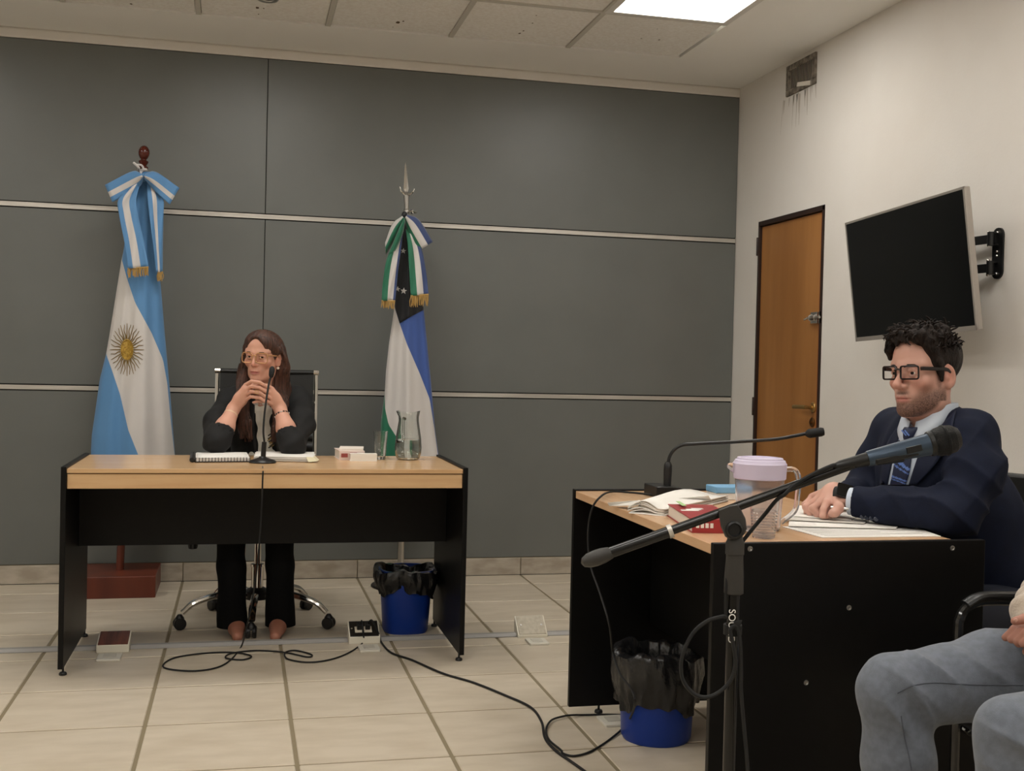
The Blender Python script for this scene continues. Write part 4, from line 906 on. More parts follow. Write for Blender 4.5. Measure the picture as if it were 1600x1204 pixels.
# ================================================================== smooth bodies: a distance field turned into one skin
class Field:
    def __init__(s, lo, hi, h):
        s.lo = A3(lo); s.h = h; s.n = np.ceil((A3(hi)-s.lo)/h).astype(int)+1
        s.D = np.full(s.n, 1.0, np.float32)
    def _sub(s, lo, hi):
        a = np.clip(np.floor((A3(lo)-s.lo)/s.h).astype(int), 0, s.n); b = np.clip(np.ceil((A3(hi)-s.lo)/s.h).astype(int)+1, 0, s.n)
        if np.any(b <= a): return None
        ax = [(s.lo[i]+s.h*np.arange(a[i], b[i])).astype(np.float32) for i in range(3)]
        P = np.stack(np.meshgrid(*ax, indexing='ij'), -1); return tuple(slice(a[i], b[i]) for i in range(3)), P
    def op(s, lo, hi, fn, k, mode):
        q = s._sub(A3(lo)-k*1.5-3*s.h, A3(hi)+k*1.5+3*s.h)
        if q is None: return
        sl, P = q; d = fn(P).astype(np.float32); o = s.D[sl]
        if mode == 'u':
            m = np.minimum(o, d); t = np.maximum(k-np.abs(o-d), 0)/k; s.D[sl] = m - t*t*k*.25
        else:
            d = -d; m = np.maximum(o, d); t = np.maximum(k-np.abs(o-d), 0)/k; s.D[sl] = m + t*t*k*.25
        return s
    def cap(s, a, b, ra, rb=None, k=.02, mode='u', sq=None):
        a, b = A3(a), A3(b); rb = ra if rb is None else rb; R = max(ra, rb)
        ab = b-a; L2 = max(ab@ab, 1e-9)
        if sq is not None: nv, f = nrm(sq[0]), sq[1]
        def fn(P):
            q = P-a.astype(np.float32)
            t = np.clip((q@ab.astype(np.float32))/L2, 0, 1)
            r = q - t[..., None]*ab.astype(np.float32)
            if sq is not None:
                c = r@nv.astype(np.float32); r = r + (c*(1/f-1))[..., None]*nv.astype(np.float32)
            return np.linalg.norm(r, axis=-1)-(ra+(rb-ra)*t)
        return s.op(np.minimum(a, b)-R, np.maximum(a, b)+R, fn, k, mode)
    def path(s, P, R, k=.02, mode='u', sq=None):
        for i in range(len(P)-1): s.cap(P[i], P[i+1], R[i], R[i+1], k, mode, sq)
        return s
    def ell(s, c, r, rot=None, k=.02, mode='u'):
        c = A3(c); r = A3(r); M = np.asarray(rot if rot is not None else np.eye(3), float)   # columns = local axes
        e = np.sqrt(((M*r)**2).sum(1))
        def fn(P):
            q = (P-c.astype(np.float32))@M.astype(np.float32); k0 = np.linalg.norm(q/r.astype(np.float32), axis=-1); k1 = np.linalg.norm(q/(r*r).astype(np.float32), axis=-1)+1e-9
            return k0*(k0-1)/k1
        return s.op(c-e, c+e, fn, k, mode)
    def box(s, c, hf, rot=None, rd=.005, k=.01, mode='u'):
        c = A3(c); hf = A3(hf); M = np.asarray(rot if rot is not None else np.eye(3), float); e = np.abs(M*hf).sum(1)
        def fn(P):
            q = np.abs((P-c.astype(np.float32))@M.astype(np.float32))-(hf-rd).astype(np.float32)
            return np.linalg.norm(np.maximum(q, 0), axis=-1)+np.minimum(q.max(-1), 0)-rd
        return s.op(c-e, c+e, fn, k, mode)
    def mesh(s):
        D = s.D; n = s.n; neg = D < 0
        c = sum(neg[i:n[0]-1+i, j:n[1]-1+j, k:n[2]-1+k].astype(np.int8) for i in (0, 1) for j in (0, 1) for k in (0, 1))
        idx = np.argwhere((c > 0) & (c < 8)); cid = np.full(n-1, -1, np.int64); cid[tuple(idx.T)] = np.arange(len(idx))
        pos = np.zeros((len(idx), 3)); cnt = np.zeros(len(idx))
        for a in range(3):
            for u in (0, 1):
                for v in (0, 1):
                    o = [0, 0, 0]; o[(a+1) % 3] = u; o[(a+2) % 3] = v; e = list(o); e[a] = 1
                    da = D[tuple((idx+o).T)]; db = D[tuple((idx+e).T)]; x = (da < 0) != (db < 0)
                    t = np.where(x, da/np.where(x, da-db, 1), 0); p = np.tile(np.array(o, float), (len(idx), 1)); p[:, a] = t
                    pos += p*x[:, None]; cnt += x
        V = s.lo+s.h*(idx+pos/np.maximum(cnt, 1)[:, None]); F = []
        for a in range(3):
            b, c_ = (a+1) % 3, (a+2) % 3
            s0 = [slice(None)]*3; s1 = [slice(None)]*3; s0[a] = slice(0, n[a]-1); s1[a] = slice(1, n[a])
            A, B = neg[tuple(s0)], neg[tuple(s1)]; e = np.argwhere(A != B)
            e = e[(e[:, b] > 0) & (e[:, c_] > 0) & (e[:, b] < n[b]-1) & (e[:, c_] < n[c_]-1)]
            if len(e) == 0: continue
            fl = A[tuple(e.T)]; q = []
            for u, v in ((0, 0), (1, 0), (1, 1), (0, 1)):
                o = e.copy(); o[:, b] -= u; o[:, c_] -= v; q.append(cid[tuple(o.T)])
            q = np.stack(q, 1); q = np.where(fl[:, None], q[:, ::-1], q); F.append(q)
        F = np.concatenate(F)[:, ::-1]; return V, F
def normals(V, F):
    n = np.cross(V[F[:, 1]]-V[F[:, 0]], V[F[:, 3]]-V[F[:, 0]]); N = np.zeros_like(V)
    for i in range(4): np.add.at(N, F[:, i], n)
    return N/(np.linalg.norm(N, axis=1, keepdims=True)+1e-12)
def relax(V, F, it=1, a=.5):
    for _ in range(it):
        S = np.zeros_like(V); c = np.zeros(len(V))
        for i in range(4):
            np.add.at(S, F[:, i], V[F[:, (i+1) % 4]]); np.add.at(c, F[:, i], 1)
            np.add.at(S, F[:, i], V[F[:, (i+3) % 4]]); np.add.at(c, F[:, i], 1)
        V = V*(1-a)+a*S/np.maximum(c, 1)[:, None]
    return V
def join(parts):
    V, F, C, k = [], [], [], 0
    for v, f, c in parts: V.append(v); F.append(f+k); C.append(c); k += len(v)
    return np.concatenate(V), np.concatenate(F), np.concatenate(C)
def skin_obj(name, V, F, m, parent, C=None):
    org = A3(wl(parent)) if parent is not None else 0; me = bpy.data.meshes.new(name)
    me.vertices.add(len(V)); me.vertices.foreach_set('co', (V-org).astype(np.float32).ravel())
    me.loops.add(F.size); me.loops.foreach_set('vertex_index', F.astype(np.int32).ravel())
    me.polygons.add(len(F)); me.polygons.foreach_set('loop_start', np.arange(0, F.size, 4, dtype=np.int32))
    me.update(calc_edges=True); me.validate(); me.materials.append(m)
    me.polygons.foreach_set('use_smooth', np.ones(len(me.polygons), bool))
    if C is not None:
        a = me.color_attributes.new('Col', 'FLOAT_COLOR', 'POINT'); a.data.foreach_set('color', np.concatenate([C, np.ones((len(C), 1))], 1).astype(np.float32).ravel())
    o = bpy.data.objects.new(name, me); COL.objects.link(o); o.parent = parent
    return o
def bvh_of(V, F): return BVHTree.FromPolygons(V.tolist(), F.tolist())
def hit(bv, px, py, off, dflt):
    r = nrm(ray(px, py)); h = bv.ray_cast(Vector(CAM), Vector(r))
    if h[0] is None: return CAM+ray(px, py)*dflt
    return A3(h[0])-r*off
def patch(name, parent, bv, L, R_, nr, nc, mats, mi, off, dflt, solid=.0012, ns=6):
    """a sewn-on piece lying on a body: two side lines (seen points), laid onto the surface"""
    Ls, Rs = spline([(a, b, 0) for a, b in L], ns), spline([(a, b, 0) for a, b in R_], ns)
    f = lambda S, t: S[0]*0+np.array([np.interp(t*(len(S)-1), range(len(S)), [p[i] for p in S]) for i in range(3)])
    G = []; rng = np.linspace(0, 1, nr+1)
    for t in rng:
        a, b = f(Ls, t), f(Rs, t); G.append([hit(bv, *(a+(b-a)*u)[:2], off, dflt) for u in np.linspace(0, 1, nc+1)])
    G = np.array(G); 
    for _ in range(2):
        if nr > 2: G[1:-1] = .5*G[1:-1]+.25*(G[2:]+G[:-2])
    m = MB().grid(G)
    if callable(mi): m.m = [mi((i+.5)/nr, (j+.5)/nc) for i in range(nr) for j in range(nc)]
    return m.build(name, mats, parent, smooth=True, solid=solid, ang=80), G

# ------------------------------------------------------------------ a head: x = right hand side, y = forward, z = up, origin between the eyes' level
def head(sc=1.0, h=.0024, nose=1.0, jaw=1.0, neck=.052, woman=False):
    f = Field((-.10, -.14, -.24), (.10, .14, .14), h)
    f.ell((0, -.018, .034), (.0735, .094, .078), k=.02)
    f.ell((0, .025, .045), (.060, .052, .052), k=.03)
    f.ell((0, .022, -.030), (.0600, .060, .080), k=.03)
    for s in (-1, 1):
        f.cap((s*.052*jaw, -.012, -.045), (s*.045*jaw, .012, -.082), .020, .019, k=.03); f.cap((s*.045*jaw, .012, -.082), (s*.012, .062, -.102), .019, .0165, k=.03)
        f.ell((s*.043, .055, -.028), (.021, .018, .017), k=.02)
        f.cap((s*.047, .060, .021), (s*.014, .0785, .019), .0085, .0085, k=.018)
        f.ell((s*.0315, .093, -.001), (.0175, .0145, .0105), k=.012, mode='s')
    f.ell((0, .068, -.101), (.022, .016, .015), k=.02)
    f.ell((0, .066, -.064), (.034, .021, .024), k=.02)
    f.cap((0, .080, .008), (0, .1045*nose, -.032), .0070, .0100, k=.014)
    f.ell((0, .099*nose, -.036), (.0105, .0115, .0085), k=.008)
    for s in (-1, 1):
        f.ell((s*.0125, .0895, -.0375), (.0075, .0100, .0070), k=.007)
        f.ell((s*.0065, .0955, -.0455), (.0035, .005, .003), k=.003, mode='s')
        # lids
        f.path([(s*.0165, .0745, .001), (s*.024, .0800, .0055), (s*.0335, .0805, .0065), (s*.043, .0745, .0015)], [.0026, .0034, .0034, .0028], k=.004)
        f.path([(s*.0165, .0745, -.001), (s*.024, .0780, -.0075), (s*.0335, .0780, -.0082), (s*.043, .0745, -.001)], [.0024, .0028, .0028, .0026], k=.005)
    f.path([(-.024, .0765, -.0705), (-.012, .0855, -.0675), (0, .0885, -.0672), (.012, .0855, -.0675), (.024, .0765, -.0705)], [.003, .0048, .0045, .0048, .003], k=.005)
    f.path([(-.022, .0765, -.0735), (-.010, .0850, -.0775), (0, .0868, -.0785), (.010, .0850, -.0775), (.022, .0765, -.0735)], [.003, .0050, .0056, .0050, .003], k=.005)
    f.path([(-.025, .0810, -.0718), (0, .0940, -.0718), (.025, .0810, -.0718)], [.0014, .0016, .0014], k=.003, mode='s')
    for s in (-1, 1):   # ears
        M = np.array([[.94, -.30*s, 0], [.30*s, .94, .12], [0, -.12, .99]]); M = np.linalg.qr(M)[0]*np.sign(np.diag(np.linalg.qr(M)[1]))
        f.ell((s*.0765, -.014, -.012), (.0095, .0190, .0320), M, k=.008); f.ell((s*.0865, -.010, -.010), (.0075, .0115, .0210), M, k=.005, mode='s')
        f.ell((s*.0765, -.004, -.016), (.006, .006, .007), k=.005); f.ell((s*.076, -.008, -.038), (.006, .007, .008), k=.006)
    f.cap((0, -.022, -.07), (0, -.040, -.225), neck*.96, neck*1.06, k=.03)
    V, F = f.mesh(); V = relax(V, F, 1, .35); return V*sc, F
def paint(V, base, lips, beard=None, blush=None, rng=RNG):
    C = np.tile(np.array(base), (len(V), 1)); x, y, z = V.T
    def mix(w, c):
        nonlocal C
        w = np.clip(w, 0, 1)[:, None]; C = C*(1-w)+np.array(c)*w
    g = lambda c, s: np.exp(-(((V-A3(c))/A3(s))**2).sum(1))
    if blush is not None:
        for s in (-1, 1): mix(.55*g((s*.043, .06, -.032), (.022, .03, .018)), blush)
        mix(.5*g((0, .104, -.034), (.014, .02, .014)), blush)
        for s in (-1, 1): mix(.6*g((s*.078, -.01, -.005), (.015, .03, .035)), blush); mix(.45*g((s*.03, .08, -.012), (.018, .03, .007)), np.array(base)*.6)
    if beard is not None:
        zone = 1/(1+np.exp((z+.060-.50*np.clip(np.abs(x)-.034, 0, .04))/.0065))          # lower face, rising to the sideburns
        zone = zone*np.clip((y+.012)/.014, 0, 1); zone = np.maximum(zone, .75*np.exp(-((y-.014)/.009)**2)*np.clip((.03-z)/.02, 0, 1)*np.clip((z+.075)/.02, 0, 1)*(np.abs(x) > .05))
        zone *= (z > -.122)*np.clip((y-.012-.5*np.clip(-.075-z, 0, 1))/.012+(z > -.078)*2, 0, 1); mou = np.exp(-((z+.0735)/.011)**2-(x/.026)**2)*(y > .06); zone *= 1-mou*.9
        zone = np.maximum(zone, 1.0*np.exp(-((z+.0565)/.006)**2-(x/.028)**4)*(y > .06)); chk = np.exp(-((np.abs(x)-.03)/.012)**2-((z+.058)/.012)**2)*(y > .05); zone *= 1-.65*chk
        mix(zone*(.62+.34*rng.random(len(V))), beard)
    if True:
        lz = np.exp(-(((z+.0725)/.0082)**4)-((x/.0225)**6))*(y > .0755); mix(lz*.85, lips)
    return C
def frame(fwd, pitch=0, roll=0):
    f = nrm(fwd); r = nrm(np.cross(f, (0, 0, 1))); u = np.cross(r, f)
    f, u = f*cos(pitch)+u*sin(pitch), u*cos(pitch)-f*sin(pitch); r, u = r*cos(roll)+u*sin(roll), u*cos(roll)-r*sin(roll)
    return np.array([r, f, u])        # rows: local x, y, z
def place(V, M, o): return V@M+o
def eyes(parent, M, o, sc, look, iris):
    m_sc = mat('eye_white', '#d8d2cb', .25); m_ir = mat('iris_'+iris.strip('#'), iris, .15); m_pu = mat('pupil', '#080606', .1)
    for s in (-1, 1):
        e = MB(); c = A3((s*.0310, .0685, -.0008))*sc; d = nrm((look[0]+s*-.02, 1, look[1])); r = .0128*sc
        Rm = np.array([nrm(np.cross(d, (0, 0, 1))), nrm(np.cross(np.cross(d, (0, 0, 1)), d)), d]).T
        P = [(0.001, r*1.03), (.0022*sc, r*1.02), (.0024*sc, r*1.0), (.0058*sc, r*.93), (.0066*sc, r*.86), (r*.8, r*.6), (r, 0), (r*.7, -r*.7), (.0005, -r)]
        R = [[place((A3(Rm@A3((q*cos(2*pi*a/20), q*sin(2*pi*a/20), h)))+c)[None], M, o)[0] for a in range(20)] for q, h in P]
        e.rings(R); mi = []
        for i in range(len(P)-1): mi += [2 if i < 2 else 1 if i < 4 else 0]*20
        e.m = mi+[2, 0]; e.build('eye', [m_sc, m_ir, m_pu], parent, smooth=True, ang=80)
def glasses(parent, M, o, sc, m_fr, m_ln, w, hh, yy, zz, r, gap, rd=.010, temple_r=.0022, tz=.0):
    t = lambda p: place(A3(p)[None]*sc, M, o)[0]
    g = MB()
    for s in (-1, 1):
        L = [(s*(gap/2+w/2)+q[0], yy-.010*(abs(s*(gap/2+w/2)+q[0])/.06)**2, zz+q[1]) for q in rrect(w, hh, rd, 5)]
        g.tube([t(p) for p in L], r*sc, 6, loop=True, flat=1.25)
        c = [t(p) for p in L]; MB().add([np.mean(c, 0)]+c, [(0, k+1, (k+1) % len(c)+1) for k in range(len(c))]).build('lens', m_ln, parent, solid=.0012)
    g.tube([t((x, yy+.002-.004*(x/.01)**2*0, zz+hh*.22+.002*(1-(x/(gap/2))**2))) for x in np.linspace(-gap/2-r, gap/2+r, 7)], r*1.15*sc, 8)
    for s in (-1, 1):
        xe = gap/2+w+.001
        g.tube([t(p) for p in spline([(s*xe, yy-.018, zz+hh*.30), (s*(xe+.004), yy-.028, zz+hh*.30), (s*.076, .03, zz+hh*.24+tz), (s*.0785, -.005, zz+hh*.16+tz), (s*.078, -.035, zz-.016)], 6)], temple_r*sc, 7, flat=1.6)
    return g.build('glasses_frame', m_fr, parent, smooth=True)
# ================================================================== the woman
W = thing('person', 'woman with long brown hair, glasses and black blazer, hands clasped under her chin', 'person', (.09, 5.14, 0))
SK = lin('#cf9c86'); SKd = lin('#b97b68')
m_skin = mat('skin', '#cf9c86', .5, attr='Col', sss=.08, spec=.35)
m_blazer = mat('black_blazer', '#0c0c0c', .8, sheen=.0, bump=.1, bs=(260, 260, 260)); m_trou = mat('black_trousers', '#080808', .85, spec=.2)
m_hairw = mat('hair_brown', '#5e3b2c', .45, col2='#20130d', ns=(170, 170, 5), nd=5, nc=(.32, .72), bump=.35, bs=(260, 260, 6))
m_blouse = mat('blouse_white', '#ebe5da', .7, col2='#e0d8c8', ns=(30, 30, 30))
ws = .93; wf = frame((-.40, -.92, 0), -.05, .03); we = at(400, 557, 5.02); wo = we - wf[1]*.072*ws
HV, HF = head(ws, .0024, nose=.985, jaw=.90, neck=.046)
HV[:, 0] *= 1-.13*np.clip((-HV[:, 2]-.005)/.07, 0, 1)*(HV[:, 1] > -.01)-.22*np.exp(-((HV[:, 1]-.10)/.022)**2-((HV[:, 2]+.03)/.022)**2)
HC = paint(HV/ws, SK, lin('#a9605a'), blush=lin('#c4806d'))
HW = place(HV, wf, wo)
# arms and clasped hands: one field
f = Field((-.20, 4.70, .74), (.38, 5.12, 1.16), .003)
eL, wL = at(340, 691, 4.86), at(365, 638, 4.965); eR, wR = at(455, 697, 4.86), at(437, 636, 4.965)
f.path([eL, eL*.55+wL*.45, wL], [.040, .038, .0245], k=.02); f.path([eR, eR*.55+wR*.45, wR], [.040, .038, .0245], k=.02)
kL = at(386, 609, 4.955); kR = at(421, 612, 4.955)
f.path([wL, wL*.5+kL*.5, kL], [.024, .027, .027], k=.02, sq=((.3, -1, 0), .62)); f.path([wR, wR*.5+kR*.5, kR], [.024, .027, .027], k=.02, sq=((-.3, -1, 0), .62))
for i in range(4):   # interlaced fingers
    yb, r = 598.5+8*i, (.0074, .0076, .0074, .0066)[i]
    f.path([at(383, yb+3, 4.953), at(393-i*.5, yb-3, 4.932), at(406, yb-1, 4.925), at(418-i, yb+6, 4.932)], [r*1.15, r*1.1, r*1.05, r*.95], k=.0015)
    f.path([at(425, yb+8, 4.950), at(416, yb+3.5, 4.936), at(405, yb+3.5, 4.940), at(393+i, yb+6, 4.946)], [r*1.1, r*1.05, r, r*.9], k=.0015)
f.path([at(378, 612, 4.975), at(391, 603, 4.99), at(402, 598, 4.985)], [.011, .010, .008], k=.006); f.path([at(430, 614, 4.975), at(416, 606, 4.995), at(405, 601, 4.99)], [.011, .010, .008], k=.006)
AV, AF = f.mesh(); AV = relax(AV, AF, 1, .3); AC = np.tile(np.array(SK), (len(AV), 1))*(1-.10*RNG.random((len(AV), 1))*.3)
# shins and feet, neck to chest
f = Field((-.12, 4.72, -.03), (.36, 5.2, .42), .006)
for (ax_, bx_, tx_) in ((364, 366, 371), (438, 436, 430)):
    a = at(ax_, 880, 5.02); an = atZ(ax_+4, 976, .09); an[1] = 4.96; toe = atZ(tx_, 994, .02); heel = A3((an[0], 4.985, .035))
    f.path([a, an], [.05, .033], k=.02); f.path([an, heel], [.032, .026], k=.02); f.path([heel, (heel+toe)/2+A3((0, 0, .008)), toe], [.028, .032, .022], k=.02)
FV, FF = f.mesh(); FC = np.tile(np.array(lin('#a5705c')), (len(FV), 1))
cb = at(413, 650, 5.17)
f = Field((-.22, 4.78, .1), (.42, 5.34, 1.18), .011)
f.ell((.1, 5.19, .60), (.13, .09, .1), k=.04); f.cap((.1, 5.20, .62), cb, .07, .06, k=.04)
for xx_ in (-.005, .175): f.path([(xx_*.6+.04, 5.18, .57), (xx_, 4.92, .53), (xx_, 4.96, .14)], [.06, .045, .032], k=.03)
f.ell(cb, (.11, .06, .12), k=.04); f.cap(at(413, 612, 5.16), cb, .05, .07, k=.04); f.cap(at(365, 628, 5.17), at(463, 628, 5.17), .04, .04, k=.04)
f.path([at(363, 630, 5.17), (at(363, 630, 5.17)+eL)/2+A3((-.016, 0, 0)), eL], [.034, .028, .03], k=.02); f.path([at(465, 630, 5.17), (at(465, 630, 5.17)+eR)/2+A3((.016, 0, 0)), eR], [.034, .028, .03], k=.02)
TV, TF = f.mesh(); TC_ = np.tile(np.array(SK), (len(TV), 1))
V, F, C = join([(HW, HF, HC), (AV, AF, AC), (FV, FF, FC), (TV, TF, TC_)])
wbody = skin_obj('body', V, F, m_skin, W, C)
eyes(W, wf, wo, ws, (-.35, .0), '#3a2418')
# blazer
f = Field((-.30, 4.72, .55), (.48, 5.36, 1.15), .005)
f.ell(at(413, 660, 5.18), (.155, .105, .15), k=.03); f.ell(at(411, 712, 5.19), (.145, .105, .17), k=.04); f.ell(at(411, 770, 5.2), (.165, .115, .12), k=.04)
f.cap(at(362, 624, 5.18), at(466, 624, 5.18), .050, .050, k=.04); f.cap(at(413, 611, 5.20), at(372, 619, 5.19), .042, .045, k=.03); f.cap(at(413, 611, 5.20), at(456, 619, 5.19), .042, .045, k=.03)
for s_, sh, el, wr_, n_ in ((-1, at(357, 630, 5.17), eL, wL, 0), (1, at(470, 630, 5.17), eR, wR, 1)):
    mid = sh*.5+el*.5+A3((s_*.022, .01, 0)); f.path([sh, mid, el+A3((s_*.006, .012, .004))], [.058, .056, .052], k=.03)
    f.path([el+A3((s_*.004, 0, .004)), el*.70+wr_*.30], [.051, .050], k=.02)
# cuff openings and the front opening
for el, wr_ in ((eL, wL), (eR, wR)): f.cap(el*.74+wr_*.26, el*.45+wr_*.55, .043, .045, k=.006, mode='s')
o1, o2 = at(411, 640, 5.04), at(415, 716, 5.03); f.path([o1, o2], [.036, .040], k=.006, mode='s', sq=((0, 1, 0), 2.2))
f.ell(at(413, 606, 5.12), (.052, .075, .05), k=.01, mode='s')
JV, JF = f.mesh(); JV = relax(JV, JF, 2, .4); N = normals(JV, JF)
x, y, z = JV.T; JV = JV+N*(.0030*np.sin(46*z+24*x+6*np.sin(17*x))*np.sin(31*x-22*z+1)+.0018*np.sin(95*z-60*x))[:, None]
skin_obj('blazer', JV, JF, m_blazer, W); bvW = bvh_of(JV, JF)
# blouse
f = Field((-.12, 4.98, .6), (.32, 5.34, 1.12), .005)
f.ell(at(413, 660, 5.18), (.138, .092, .14), k=.03); f.ell(at(411, 715, 5.18), (.13, .095, .17), k=.04); f.cap(at(413, 618, 5.15), at(413, 640, 5.15), .05, .07, k=.03)
BV, BF = f.mesh(); N = normals(BV, BF); BV = BV+N*(.002*np.sin(140*BV[:, 0]))[:, None]; skin_obj('blouse', BV, BF, m_blouse, W); bvB = bvh_of(BV, BF)
m_gpr = mat('blouse_print_gold', '#a98b50', .6); m_dpr = mat('blouse_print_dark', '#3a332b', .7)
for k in range(16):
    x0 = 417+13*random.random(); y0 = 676+25*k/16; P = [hit(bvB, x0+dx, y0+dy, .0015, 4.9) for dx, dy in ((0, 0), (3, -2), (6, -5), (8, -9))]
    MB().tube(spline(P, 3), .0022 if k % 3 else .003, 5).build('blouse_print', m_gpr if k % 3 else m_dpr, W, smooth=True)
MB().tube(spline([hit(bvB, 396+2.2*k, 630+(1.6 if k % 2 else -1), .002, 4.95) for k in range(11)], 3), .004, 6).build('ruffle_collar', m_fw, W, smooth=True)
# lapels
for L, R_ in (([(391, 622), (386, 650), (393, 680), (399, 712)], [(398, 620), (398, 650), (400, 680), (402, 714)]), ([(426, 622), (430, 650), (432, 680), (430, 712)], [(436, 620), (444, 648), (442, 680), (434, 714)])):
    patch('lapel', W, bvW, L, R_, 14, 4, [mat('blazer_lapel', '#111010', .6)], 0, .004, 4.95, .003)
# trousers
f = Field((-.16, 4.80, .03), (.40, 5.36, .66), .006)
for (xa, xb, xh, zb) in ((360, 363, 395, 984), (437, 438, 430, 979)):
    kn = at(xa, 800, 4.86); kn[2] = .56; kn[1] = 4.80; hip = A3((at(xh, 760, 5.2)[0], 5.18, .58)); ft = at(xb, zb, 4.94); ft[1] = 4.945
    kn[1] = 4.90
    f.path([hip, kn], [.085, .072], k=.03); f.path([kn, (kn+ft)/2, ft], [.070, .056, .064], k=.02); f.box(ft-A3((0, 0, .048)), (.09, .09, .05), k=.004, mode='s')
f.ell((.1, 5.18, .58), (.15, .12, .09), k=.04)
V, F = f.mesh(); N = normals(V, F); x, y, z = V.T; V = V+N*(.003*np.sin(30*z+12*x)*np.sin(50*x))[:, None]; skin_obj('trousers', V, F, m_trou, W)
# hair: cap, curtains and single locks
hp = lambda p: place(A3(p)[None]*ws, wf, wo)[0]
f = Field((-.12, 4.90, .80), (.34, 5.36, 1.36), .0035)
f.ell(hp((0, -.022, .036)), A3((.0835, .104, .086))*ws, wf.T, k=.02)
f.ell(hp((0, .020, .064)), A3((.070, .066, .054))*ws, wf.T, k=.02)
f.ell(hp((.004, .078, -.042)), A3((.058, .062, .070))*ws, wf.T, k=.012, mode='s'); f.path([hp((.004, .112, -.02)), hp((.004, .110, .030)), hp((.006, .100, .070)), hp((.007, .092, .084))], [.058, .052, .030, .012], k=.008, mode='s')
f.cap(hp((.010, .10, .09)), hp((.006, .0, .128)), .004, .003, k=.006, mode='s')
Yh = 5.07
for pts, rr in (([hp((.070, .018, .035)), hp((.081, .004, -.02)), hp((.082, .0, -.07)), at(379, 630, 5.055), at(384, 660, 5.045), at(391, 684, 5.045)], [.014, .016, .020, .024, .022, .012]),
                ([hp((.074, -.03, .02)), hp((.08, -.03, -.06)), at(378, 620, 5.10), at(380, 668, 5.055), at(377, 684, 5.05)], [.02, .026, .026, .018, .008]),
                ([hp((-.066, .03, .045)), hp((-.077, .006, .028)), hp((-.082, -.026, -.01)), at(436, 600, 5.10), at(437, 640, 5.06), at(432, 672, 5.04), at(428, 690, 5.035)], [.012, .014, .020, .026, .026, .020, .009]),
                ([hp((-.074, -.04, .03)), hp((-.085, -.045, -.05)), at(444, 610, 5.14), at(444, 645, 5.09)], [.022, .028, .028, .016])):
    f.path(pts, rr, k=.018, sq=((0, 1, 0), .75))
f.path([hp((0, -.085, .02)), hp((0, -.09, -.08)), hp((0, -.08, -.2))], [.06, .055, .06], k=.04)
for s in (-1,): f.ell(hp((s*.086, -.008, -.014)), (.016, .018, .034), wf.T, k=.006, mode='s')
f.cap(at(402, 597, 4.93), at(412, 640, 4.95), .030, .040, k=.01, mode='s'); f.cap(hp((0, .06, -.07)), hp((0, .07, -.15)), .05, .05, k=.01, mode='s')
V, F = f.mesh(); V = relax(V, F, 3, .45); N = normals(V, F); a = np.arctan2(V[:, 0]-wo[0], -(V[:, 1]-wo[1])); Lh = (V-wo)@wf.T/ws; fw_ = 1-.9*np.exp(-((Lh[:, 1]-.075)/.035)**2)*(Lh[:, 2] > -.03); V = V+N*((.0016*np.sin(a*46+4*np.sin(V[:, 2]*9))+.0010*np.sin(a*90+V[:, 2]*14))*fw_)[:, None]
whair = skin_obj('hair', V, F, m_hairw, W); bvH = bvh_of(V, F); rs = np.random.default_rng(3); lk = MB()
for side, pts in ((0, [(384, 560), (377, 590), (378, 625), (383, 655), (388, 690)]), (1, [(438, 560), (441, 590), (440, 625), (436, 655), (428, 690)])):
    for k in range(34):
        ox = rs.uniform(-9, 9); e = rs.uniform(.72, 1.04); P = []
        for (px, py) in spline([(a, b, 0) for a, b in pts], 4)[:int(17*e)+1][:, ] if False else [q[:2] for q in spline([(a, b, 0) for a, b in pts], 4)][int(rs.uniform(0, 5)):int(17*e)+1]:
            P.append(hit(bvH, px+ox*(1-.4*(py-560)/130)+rs.uniform(-.25, .25), py, .0008, 4.93 if py > 630 else 4.98))
        if len(P) > 4:
            P = np.array(P); P[1:-1] = .34*P[1:-1]+.33*(P[2:]+P[:-2]); n_ = len(P); lk.tube(P, [.0010+.0022*sin(pi*min(1, .15+.85*i/(n_-1)))*(1-.5*i/n_) for i in range(n_)], 5)
lk.build('hair_locks', m_hairw, whair, smooth=True)['kind'] = 'stuff'
# brows, glasses, jewellery
br = MB()
for s in (-1, 1): br.tube([hp(p) for p in ((s*.013, .0865, .0165), (s*.025, .0865, .0215), (s*.038, .079, .0215), (s*.047, .069, .016))], [.0016, .0024, .0022, .001], 6, flat=.7)
br.build('eyebrows', m_hairw, W, smooth=True)
m_gold_w = mat('frame_honey', '#c9986a', .3, metal=.35); m_lens = mat('lens_clear', '#ffffff', .02, trans=1, ior=1.05)
glasses(W, wf, wo, ws, m_gold_w, m_lens, .053, .045, .096, -.005, .0021, .017, .012)
for s in (-1, 1): MB().ball(hp((s*.078, -.004, -.052)), .0062, 12).build('pearl_earring', mat('pearl', '#e9e0d2', .2), W, smooth=True)
wd_ = nrm(wL-eL); MB().lathe([(.0275, -.011), (.0295, -.010), (.0295, .010), (.0275, .011)], eL*.22+wL*.78, wd_, 24, cap=(False, False)).build('watch_strap', mat('strap_cream', '#d9b896', .5), W, smooth=True)
wd2 = nrm(wR-eR); q = eR*.20+wR*.80; a1 = nrm(np.cross(wd2, (0, 1, 0))); a2 = np.cross(wd2, a1)
for k in range(16): MB().ball(q+(a1*cos(2*pi*k/16)+a2*sin(2*pi*k/16))*.0285, .0048, 8).build('bracelet_bead', mat('bead_dark', '#3b3028', .35) if k % 4 else mat('bead_pale', '#c9bcb0', .3), W, smooth=True)
for k in range(3): MB().ball(q+a2*-.0+A3((-.014+.006*k, -.028, -.012-.011*k)), (.004, .003, .006), 8).build('bracelet_charm', m_steel, W, smooth=True)
